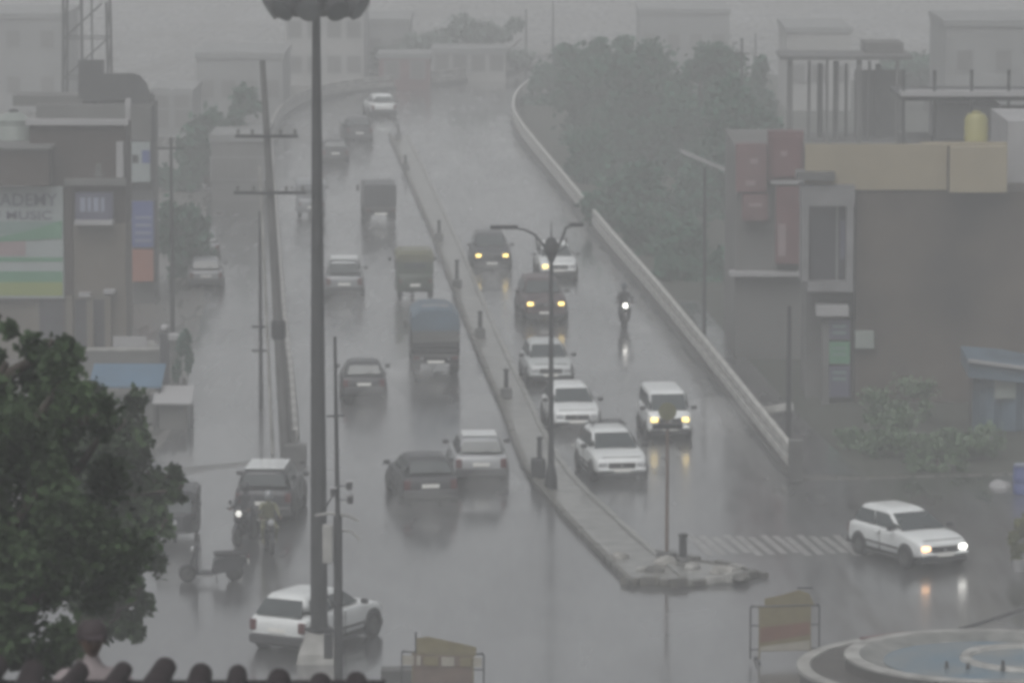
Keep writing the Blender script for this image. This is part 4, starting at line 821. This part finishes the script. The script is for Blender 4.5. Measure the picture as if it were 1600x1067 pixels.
g = G(210, 592); wl = thing('boundary_wall', 'low grey boundary wall running behind the blue awning', 'wall', g); part('panel', W_GREY, wl, MB().box(-2.6, .9, 0, .25, 0, 1.0)); part('coping', CONC, wl, MB().box(-2.65, .95, -.05, .3, 1.0, 1.1))
g = G(215, 585); sh = thing('plank_heap', 'pale sheets stacked against the low boundary wall', 'heap', g); 
for i in range(3): s = part('sheet', W_WHITE if i != 1 else CONC, sh, MB().box(-.9 + i * .3, .3 + i * .3, .35 + .1 * i, .40 + .1 * i, 0, 1.35 - .15 * i)); s.rotation_euler = (R(-3), 0, 0)

# far left and centre background buildings
FB = 'hazy buildings in the distance'
FARW = mat('far_haze_pale', (0.22, 0.22, 0.215), .8, .15, .5); FARG = mat('far_haze_grey', (0.15, 0.155, 0.155), .8, .15, .5)  # far walls paled, haze fading painted into their colour
LEAF_H = mat('leaf_haze_pale', (0.07, 0.095, 0.08), 0.7, 0.3, 0.3, col2=(0.12, 0.15, 0.13), spec=.2)
def far_block(label, px0, px1, pyt, Y, m, floors=2, dep=10, wins=4, group=FB, roof=True):
    if m in (W_GREY, W_BEIGE, W_BROWN) and Y > 250: m = FARG  # distant walls swapped to the haze-paled grey
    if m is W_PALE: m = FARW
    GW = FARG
    r = thing('distant_building', label, 'building', group=group); a = at(px0, pyt, Y); b = at(px1, pyt, Y)
    part('wall', m, r, MB().box(a.x, b.x, Y, Y + dep, 0, a.z)); 
    if roof: part('parapet', GW, r, MB().box(a.x - .1, b.x + .1, Y - .1, Y + dep, a.z + .001, a.z + .35))
    W_ = b.x - a.x
    for f in range(floors):
        for i in range(wins):
            x = a.x + W_ * (i + .5) / wins; z = a.z * (f + .35) / floors
            wn = part('window', GW, r, MB().box(x - .5, x + .5, Y - .05, Y - .001, z, z + 1.2)); part('pane', W_GREY, wn, MB().box(x - .42, x + .42, Y - .065, Y - .051, z + .08, z + 1.12))  # panes grey instead of dark, contrast lost to haze is in the colour
    return r
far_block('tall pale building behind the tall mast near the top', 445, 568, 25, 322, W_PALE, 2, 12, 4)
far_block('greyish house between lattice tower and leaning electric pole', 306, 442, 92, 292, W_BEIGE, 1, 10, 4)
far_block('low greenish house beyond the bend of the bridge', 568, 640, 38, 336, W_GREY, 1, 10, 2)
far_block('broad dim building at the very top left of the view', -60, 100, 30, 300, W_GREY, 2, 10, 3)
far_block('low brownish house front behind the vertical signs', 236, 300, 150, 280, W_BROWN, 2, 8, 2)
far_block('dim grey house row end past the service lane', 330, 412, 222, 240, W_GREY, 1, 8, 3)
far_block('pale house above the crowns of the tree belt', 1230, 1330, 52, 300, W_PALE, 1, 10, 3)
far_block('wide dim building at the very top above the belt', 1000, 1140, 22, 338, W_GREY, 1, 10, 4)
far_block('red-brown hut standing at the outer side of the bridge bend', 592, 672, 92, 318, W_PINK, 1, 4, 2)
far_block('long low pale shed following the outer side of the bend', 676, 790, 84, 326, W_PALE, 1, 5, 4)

# right side: red signs building, corner balcony, brick wall building
Yr = 166.0; BAYM = mat('bay_plaster', (0.13, 0.13, 0.135), .7, .25, 1.2)
D = B('corner_shop_building', 'bare brick building with a cream parapet and a yellow water tank on top')
slab(1335, 1700, 298, 690, Yr, 8, 'side_wall', W_DARK, D, 0, True)
slab(1258, 1480, 226, 297, Yr - .1, .3, 'cream_parapet', W_CREAM, D); slab(1484, 1574, 230, 301, Yr - .5, 2.2, 'tank_room', W_CREAM, D)
slab(1258, 1335, 297, 690, Yr + 1.2, 3, 'front_wall', W_GREY, D, 0, True)
slab(1440, 1574, 224, 230, Yr + .2, .6, 'coping', W_CREAM, D); slab(1574, 1700, 190, 298, Yr + 3, 6, 'rear_room', W_WHITE, D)
# projecting window
for nm, x0, x1, y0, y1 in (('bay_top', 1252, 1336, 290, 322), ('bay_left', 1252, 1264, 322, 440), ('bay_right', 1322, 1334, 322, 440), ('bay_bottom', 1262, 1334, 440, 456)): slab(x0, x1, y0, y1, Yr, .8, nm, BAYM, D, .6)
f = slab(1264, 1322, 322, 440, Yr, .1, 'bay_window', WIN_D, D, .1); slab(1306, 1310, 322, 440, Yr, 0, 'mullion', BAYM, f, .16)
slab(1313, 1321, 345, 405, Yr, 0, 'shutter', S_NAVY, D, .2); slab(1276, 1326, 478, 494, Yr, .2, 'fascia', W_WHITE, D, .7)
slab(1336, 1366, 518, 545, Yr, .1, 'wall_box', TANK_W, D, .35, False, .02)
cb = slab(1246, 1305, 270, 282, Yr, .6, 'broken_ledge', CONC_D, D, .8)
for i, (x0, x1, y0, y1, m, lb) in enumerate(((1284, 1296, 500, 640, W_GREY, 'plain vertical board beside the shop doorway'), (1296, 1328, 500, 530, S_NAVY, 'small dark signboard right under the white fascia'), (1296, 1328, 534, 568, S_GREEN, 'dull green signboard below the small dark one'), (1296, 1328, 572, 620, S_NAVY, 'tall dark signboard at the foot of the shop front'))):
    s = thing('shop_board', lb, 'sign', group='boards on the shop front'); slab(x0, x1, y0, y1, Yr, 0, 'panel', m, s, .4)
    if m is not W_GREY:
        for j in range(2): slab(x0 + 5, x1 - 6, y0 + 8 + j * 10, y0 + 12 + j * 10, Yr, 0, 'text_line', S_TEAL, s, .42)
c = at(1525, 229, Yr + 1.5); tk = thing('water_tank', 'yellow plastic water tank on the cream tank room', 'water tank', c)
part('shell', TANK_Y, tk, MB().lathe([(.0, 0), (.40, .02), (.42, .08), (.39, .13), (.43, .35), (.39, .42), (.43, .65), (.39, .72), (.42, .92), (.30, 1.12), (.0, 1.14)], n=20), 40); part('lid', TANK_Y, tk, MB().lathe([(.0, 1.13), (.15, 1.13), (.15, 1.22), (.0, 1.24)], n=12)); part('outlet_pipe', STEEL, tk, MB().tube([(.42, -.1, .1), (.7, -.1, .1), (.7, -.1, -.6)], .03, 6))
# red sign building further back
Yp = 178.0; Pk = B('red_front_building', 'faded red building covered with red signboards beside the trees')
slab(1148, 1258, 232, 560, Yp, 9, 'wall', W_GREY, Pk, 0, True); slab(1200, 1256, 205, 282, Yp, .3, 'upper_block', W_PINK, Pk, .4); slab(1140, 1258, 425, 432, Yp, .2, 'ledge', W_WHITE, Pk, .5); slab(1205, 1258, 282, 288, Yp, .2, 'ledge', W_WHITE, Pk, .5)
for (x0, x1, y0, y1, m, lb, marks) in ((1150, 1198, 225, 300, W_PINK, 'tall faded red board with pale marks nearest the trees', ((1172, 1184, 248, 256), (1165, 1180, 282, 290))), (1160, 1200, 304, 345, W_PINK, 'square faded red board below the tall one', ((1170, 1190, 318, 323),)), (1206, 1252, 214, 276, S_RED, 'dark red board with a small pink emblem on the upper block', ((1220, 1230, 236, 244),)), (1212, 1252, 292, 412, S_RED, 'long dark red board reaching down beside the bay window', ((1216, 1228, 350, 400),))):
    s = thing('red_signboard', lb, 'sign', group='red signboards'); slab(x0, x1, y0, y1, Yp, 0, 'panel', m, s, .6)
    for x in marks: slab(*x, Yp, 0, 'mark', S_ROSE, s, .62)
# unfinished concrete frame
Yu = 215.0; U = B('unfinished_structure', 'unfinished concrete frame with bare columns and a thin roof line')
for i, px in enumerate((1234, 1264, 1281, 1292, 1306, 1322, 1342, 1358, 1372, 1402)): slab(px - (3 if i % 2 else 5), px + (3 if i % 2 else 5), 92 + (i % 3) * 4, 300, Yu + (i % 3) * 1.5, .3, 'column', CONC_D, U, 0, True)
slab(1220, 1426, 88, 94, Yu - .2, 4, 'roof_beam', CONC_D, U); slab(1352, 1412, 68, 92, Yu + 2, 3, 'stair_head', W_GREY, U); slab(1225, 1420, 222, 300, Yu + .5, 5, 'floor_block', W_GREY, U, 0, True)
slab(1335, 1410, 110, 222, Yu + 3.5, .3, 'back_wall', W_GREY, U)
# terrace shed
V = B('terrace_shed', 'terrace shed with a long thin white roof edge and dark posts'); Yv = 190.0
slab(1408, 1700, 143, 151, Yv, 1.0, 'roof_sheet', W_WHITE, V); slab(1408, 1700, 151, 158, Yv + .3, 5.5, 'roof_beam', STEEL_D, V)
slab(1460, 1565, 165, 300, Yv + 3, 3, 'room', W_WHITE, V, 0, True); slab(1420, 1700, 225, 300, Yv + .5, 6, 'floor_block', W_GREY, V, 0, True); slab(1565, 1700, 165, 226, Yv + 5, .3, 'rear_wall', W_GREY, V)
for px in (1412, 1460, 1518, 1576, 1640): slab(px - 3, px + 3, 110, 226, Yv + .1, .15, 'post', STEEL_D, V)
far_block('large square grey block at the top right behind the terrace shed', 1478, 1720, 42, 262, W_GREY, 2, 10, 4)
# slate tarp shelter
Ys = 158.0; g = at(1555, 690, Ys); S_ = thing('tarpaulin_shelter', 'slate-blue tarpaulin shelter with a white roof edge by the bushes', 'shelter')
a = at(1512, 560, Ys); b = at(1700, 590, Ys)
part('canopy', SLATE, S_, MB().loft([[(a.x, Ys + y, z0), (a.x + 1.3, Ys + y, z0 - .1), (b.x, Ys + y, z0 - .6), (b.x, Ys + y, z0 - .9), (a.x, Ys + y, z0 - .5)] for y, z0 in ((-.2, a.z - .1), (2.5, a.z + .1))])); part('roof_edge', W_WHITE, S_, MB().loft([[(a.x, Ys + y, a.z - .08), (b.x, Ys + y, a.z - .60), (b.x, Ys + y, a.z - .50), (a.x, Ys + y, a.z + .02)] for y in (-.35, -.22)]))
part('side_curtain', SLATE, S_, MB().loft([[(a.x + .2 + i * (b.x - a.x - .2) / 16, Ys + .3 + .12 * math.sin(i * 1.9), 0.1), (a.x + .2 + i * (b.x - a.x - .2) / 16, Ys + .3 + .12 * math.sin(i * 1.9), a.z - .35 - .03 * i), (a.x + .2 + i * (b.x - a.x - .2) / 16, Ys + .36 + .12 * math.sin(i * 1.9), a.z - .35 - .03 * i), (a.x + .2 + i * (b.x - a.x - .2) / 16, Ys + .36 + .12 * math.sin(i * 1.9), .1)] for i in range(17)]))
part('patch', TANK_W, S_, MB().box(a.x + .9, a.x + 1.6, Ys + .10, Ys + .14, 1.2, 1.9)); 
for x in (a.x + .1, b.x - .1): part('pole', STEEL, S_, MB().box(x - .03, x + .03, Ys + .0, Ys + .06, 0, a.z - .15))
g = G(1597, 772); dr = thing('plastic_drum', 'violet-blue plastic drum at the frame edge below the shelter', 'drum', g); part('shell', S_BLUE, dr, MB().lathe([(.0, 0), (.27, .02), (.29, .3), (.27, .34), (.29, .38), (.29, .6), (.27, .64), (.28, .85), (.0, .88)], n=18), 40); part('lid', S_PALE, dr, MB().lathe([(.0, .88), (.26, .88), (.26, .93), (.0, .94)], n=18))
tag(rock('boulder', W_WHITE, G(1562, 760), .35), 'pale flat boulder beside the violet-blue drum', 'stone')

# ------------------------------------------------------------------ fountain roundabout
FDARK = mat('fountain_dark', (0.04, 0.036, 0.032), 0.6, .3, 2, bump=.3); BASIN = mat('basin_plaster', (0.07, 0.075, 0.07), 0.5, .3, 2.2, col2=(0.20, 0.20, 0.19))
g = G(1545, 1072); fo = thing('fountain', 'round fountain with concrete rings and a blue basin', 'fountain', (g.x, g.y, 0))
part('outer_wall', FDARK, fo, MB().lathe([(4.55, 0), (4.5, .42), (3.9, .42), (3.9, .0)], n=72), 30)
part('outer_rim', CONC, fo, MB().lathe([(4.62, .42), (4.62, .50), (4.30, .50), (4.30, .42)], n=72), 30)
part('ledge', FDARK, fo, MB().lathe([(4.30, .3), (4.29, .46), (3.45, .46), (3.45, .3)], n=72), 30)
part('inner_wall', FDARK, fo, MB().lathe([(3.44, .2), (3.44, .72), (3.2, .72), (3.2, .3)], n=72), 30)
part('inner_rim', CONC, fo, MB().lathe([(3.48, .72), (3.48, .78), (3.12, .78), (3.12, .72)], n=72), 30)
part('basin_slope', BASIN, fo, MB().lathe([(3.12, .77), (2.55, .62), (2.55, .58), (3.12, .70)], n=72), 30)
part('basin_floor', POOL, fo, MB().lathe([(.0, .50), (2.56, .50), (2.56, .60), (.0, .60)], n=72), 30)
part('water', POOL, fo, MB().lathe([(.0, .605), (2.54, .605), (2.54, .63), (.0, .63)], n=72), 30)
part('inner_step', CONC, fo, MB().lathe([(1.7, .631), (1.65, .72), (1.45, .72), (1.4, .631)], (1.0, .2, 0), 40), 30)
for x, y, h in ((-1.1, -.9, .16), (-.6, -1.0, .14), (.2, -1.3, .26)):
    part('nozzle', STEEL, fo, MB().cone((x, y, .6), (x, y, .63 + h), .06, .035, 8))
part('red_band', W_PINK, fo, MB().loft([[(R_ * math.cos(a), R_ * math.sin(a), z) for R_, z in ((4.30, .505), (4.55, .505), (4.55, .56), (4.30, .56))] for a in [R(85 + i * 4) for i in range(12)]]))
o = tag(MB().tube([G(1490, 985, .03), G(1545, 968, .03), G(1600, 950, .03), G(1660, 928, .03)], .05, 6).build('cable_ridge', CONC_D), 'dark cable ridge lying across the road behind the fountain', 'cable')

# ------------------------------------------------------------------ barricades
def barricade(px, py, rz, label, mats, W=1.75, H=1.5, header=True):
    g = G(px, py); r = thing('barricade', label, 'barricade', g, rz, 'yellow police-style barricades'); hw = W / 2
    for s in (-1, 1):
        part('frame_tube', STEEL_D, r, MB().tube([(s * hw, 0, .12), (s * hw, 0, H - .32), (s * (hw - .06), 0, H - .26)], .022, 6)); part('frame_tube', mats[3], r, MB().tube([(s * hw * .74, 0, .12), (s * hw * .74, 0, H - .28)], .022, 6))
        part('foot', STEEL_D, r, MB().tube([(s * hw * .8, -.3, .06), (s * hw * .8, 0, .14), (s * hw * .8, .3, .06)], .025, 6))
        for y in (-.3, .3): part('wheel', BLACK, r, MB().lathe([(.0, -.02), (.06, -.02), (.06, .02), (.0, .02)], (s * hw * .8, y, .06), 10, 'x'))
        for z in (.35, .95): part('side_bar', STEEL_D, r, MB().tube([(s * hw * .74, 0, z), (s * hw, 0, z)], .018, 6))
    pw = hw * .72
    part('panel', mats[0], r, MB().box(-pw, pw, -.015, .015, .30, H - .30)); part('stripe', mats[1], r, MB().loft([[(-pw, y, .52), (pw, y, .70), (pw, y, 1.02), (-pw, y, .90)] for y in (-.022, -.016)]))
    part('stripe', mats[2], r, MB().loft([[(-pw, y, .32), (pw, y, .32), (pw, y, .56), (-pw, y, .42)] for y in (-.021, -.016)]))
    part('top_tube', STEEL_D, r, MB().tube([(-hw, 0, H - .30), (hw, 0, H - .30)], .022, 6))
    if header: part('header_board', mats[0], r, MB().loft([[(-hw * .6, y, H - .27), (hw * .86, y, H - .27), (hw * .7, y, H + .0), (hw * .4, y, H + .10), (-hw * .1, y, H - .02), (-hw * .6, y, H - .1)] for y in (-.015, .015)])); part('header_bar', STEEL_D, r, MB().tube([(hw * .35, 0, H + .14), (hw * .8, 0, H + .14)], .02, 6))
    return r
barricade(1226, 1035, R(7), 'worn yellow and orange barricade standing beside the fountain', (BAR_Y, BAR_O, BAR_P, BAR_Y), 1.72, 1.72)
r = barricade(692, 1106, R(-9), 'yellowish barricade with a row of pale panels at the bottom edge of the view', (BAR_B, BAR_B, BAR_B, BAR_Y), 1.95, 1.62, False)
part('top_board', BAR_Y, r, MB().loft([[(-.62, y, 1.28), (.80, y, 1.28), (.80, y, 1.48), (.40, y, 1.56), (-.35, y, 1.70), (-.62, y, 1.66)] for y in (-.02, .02)]))
for x0, x1, m in ((-.95, -.68, BAR_P), (-.62, -.52, BAR_P), (-.45, -.10, BAR_Y), (-.02, .28, BAR_P), (.42, .70, BAR_Y), (.74, .93, BAR_P)): part('reflector_panel', m, r, MB().box(x0, x1, -.05, -.03, 1.02, 1.24))
part('top_spike', STEEL_D, r, MB().box(-.66, -.62, -.02, .02, 1.3, 1.8))

# ------------------------------------------------------------------ near tiled roof and the person behind it
Yf = 31.0; zt = at(300, 1068, Yf).z
nb = thing('tiled_roof_house', 'dark house roof edge of curved clay tiles along the bottom of the view', 'building')
xl, xr = at(-140, 1050, Yf).x, at(600, 1050, Yf).x
part('wall', W_DARK, nb, MB().box(xl, xr, Yf + .1, Yf + .4, 0, zt - .10)); part('terrace', W_GREY, nb, MB().box(xl, xr, Yf + .4, Yf + 6, zt - 2.0, zt - 1.75)); part('rear_wall', W_DARK, nb, MB().box(xl, xr, Yf + 5.7, Yf + 6, 0, zt - 2.0))
sl = zt + .02
tile = MB()
for k in range(2):
    rr = .098 if k == 0 else .086; tile.loft([[(rr * s_ * math.cos(a), y, rr * s_ * math.sin(a) * .95 + dz) for a in [math.pi * i / 8 for i in range(9)]] + [((rr - .025) * s_ * math.cos(a), y, (rr - .025) * s_ * math.sin(a) * .95 + dz) for a in [math.pi * (8 - i) / 8 for i in range(9)]] for y, s_, dz in ((-.55 + k * .5, 1.0, 0.0 - k * .0), (0 + k * .5, .9, .0))])
pxs = [-110, -70, -20, 45, 108, 178, 245, 308, 368, 430, 492, 553]
hts = [.10, .10, .10, .09, .05, .07, .085, .055, .035, .015, .0, -.005]
for px, hh in zip(pxs, hts):
    p = at(px, 1050, Yf); o = part('tile', TILE, nb, tile, 50); o.location = (p.x, Yf + random.uniform(-.03, .03), zt - .08 + hh * .95); o.rotation_euler = (R(0), random.uniform(-.12, .12), random.uniform(-.05, .05)); o.scale = (random.uniform(.8, 1.02), 1, random.uniform(.85, 1.15))
part('eave_board', TILE, nb, MB().box(xl, xr, Yf - .62, Yf + .45, zt - .45, zt - .06))
p = at(143, 972, Yf + 2.1); H_ = 1.68; zb = zt - 1.75
hsum = p.z - zb; k = hsum / 1.72
J = {'pelvis': ((0, 0, .92), (.15, .11)), 'waist': ((0, 0, 1.08), (.13, .10)), 'chest': ((0, 0, 1.28), (.17, .12)), 'neck0': ((0, 0, 1.40), (.11, .085)), 'neck': ((0, 0, 1.47), .055), 'top': ((0, -.01, 1.53), .05)}
E = [('pelvis', 'waist'), ('waist', 'chest'), ('chest', 'neck0'), ('neck0', 'neck'), ('neck', 'top')]
for s, t in ((-1, 'l'), (1, 'r')):
    J.update({t + 'sh': ((s * .20, 0, 1.37), .068), t + 'el': ((s * .31, -.03, 1.13), .047), t + 'wr': ((s * .36, -.20, .95), .035), t + 'hip': ((s * .10, 0, .86), .095), t + 'kn': ((s * .11, -.02, .48), .065), t + 'an': ((s * .11, .02, .09), .045), t + 'toe': ((s * .12, -.14, .04), .04)})
    E += [('chest', t + 'sh'), (t + 'sh', t + 'el'), (t + 'el', t + 'wr'), ('pelvis', t + 'hip'), (t + 'hip', t + 'kn'), (t + 'kn', t + 'an'), (t + 'an', t + 'toe')]
pe = skin_body('person', J, E, CL_PALE); pe.location = (p.x, Yf + 2.1, zb); pe.scale = (k, k, k); pe.rotation_euler = (0, 0, R(12))
tag(pe, 'person in a dark cap and pale shirt standing behind the tiled roof edge', 'person')
hd_ = head(pe, (0, -.015, 1.605), SKIN, -1)
part('cap', CL_MAR, hd_, MB().lathe([(.0, .135), (.06, .13), (.095, .09), (.105, .03), (.10, .01)], (0, .01, 0), 16), 50); part('cap_peak', CL_MAR, hd_, MB().loft([[(-.07, -.08, .035), (.07, -.08, .035), (.07, -.08, .045), (-.07, -.08, .045)], [(-.05, -.16, .02), (.05, -.16, .02), (.05, -.16, .028), (-.05, -.16, .028)]]))
for s in (-1, 1): hand(pe, (s * .37, -.25, .93), (0, -1, -.1))
# dark ledge object at the bottom left near the barricade
o = tag(MB().box(-.5, .5, -.25, .25, 0, .55, .03).build('kerb_block', CONC_D), 'dark low block with a pale top edge at the foot of the bottom barricade', 'block'); o.location = G(628, 1078)

# ------------------------------------------------------------------ spray thrown up by wheels
sm = bpy.data.materials.new('spray'); sm.use_nodes = True; n = sm.node_tree; n.nodes.clear()
mo = n.nodes.new('ShaderNodeOutputMaterial'); pv = n.nodes.new('ShaderNodeVolumePrincipled'); pv.inputs['Density'].default_value = 0.08; pv.inputs['Color'].default_value = (.96, .97, .97, 1)
n.links.new(pv.outputs[0], mo.inputs['Volume'])
spr = MB()
def puff(px, py, rx, ry, rz):
    g = G(px, py); bm = bmesh.new(); bmesh.ops.create_icosphere(bm, subdivisions=3, radius=1)
    bm.verts.ensure_lookup_table(); vs = [(g.x + v.co.x * rx, g.y + v.co.y * ry, .03 + max(-.01, v.co.z * rz)) for v in bm.verts]; fs = [tuple(v.index for v in f.verts) for f in bm.faces]; bm.free(); spr.add(vs, fs)
for q in ((1115, 672, 1.5, 2.2, 1.1), (640, 590, .9, 1.6, .7), (770, 762, .9, 1.6, .6), (665, 798, 1.2, 1.5, .6), (595, 630, .9, 1.6, .6), (545, 478, .9, 1.5, .6), (650, 480, .8, 1.5, .6), (905, 685, 1.0, 1.2, .5), (765, 430, 1.0, 1.4, .6), (985, 757, 1.0, 1.2, .45), (1000, 520, .5, 1.2, .4), (595, 356, .8, 1.4, .6)): puff(*q)
o = spr.build('water_spray', sm); tag(o, kind='stuff')
# ------------------------------------------------------------------ air
hz = MB().box(-400, 400, -100, 900, -1.6, 24.0).build('haze', mat('haze_dummy', (1, 1, 1))); tag(hz, kind='stuff')
hm_ = bpy.data.materials.new('haze'); hm_.use_nodes = True; n = hm_.node_tree; n.nodes.clear()
mo = n.nodes.new('ShaderNodeOutputMaterial'); pv = n.nodes.new('ShaderNodeVolumePrincipled'); pv.inputs['Density'].default_value = 0.0023
pv.inputs['Color'].default_value = (0.945, 0.962, 0.972, 1); pv.inputs['Anisotropy'].default_value = 0.0
n.links.new(pv.outputs[0], mo.inputs['Volume']); hz.data.materials.clear(); hz.data.materials.append(hm_)
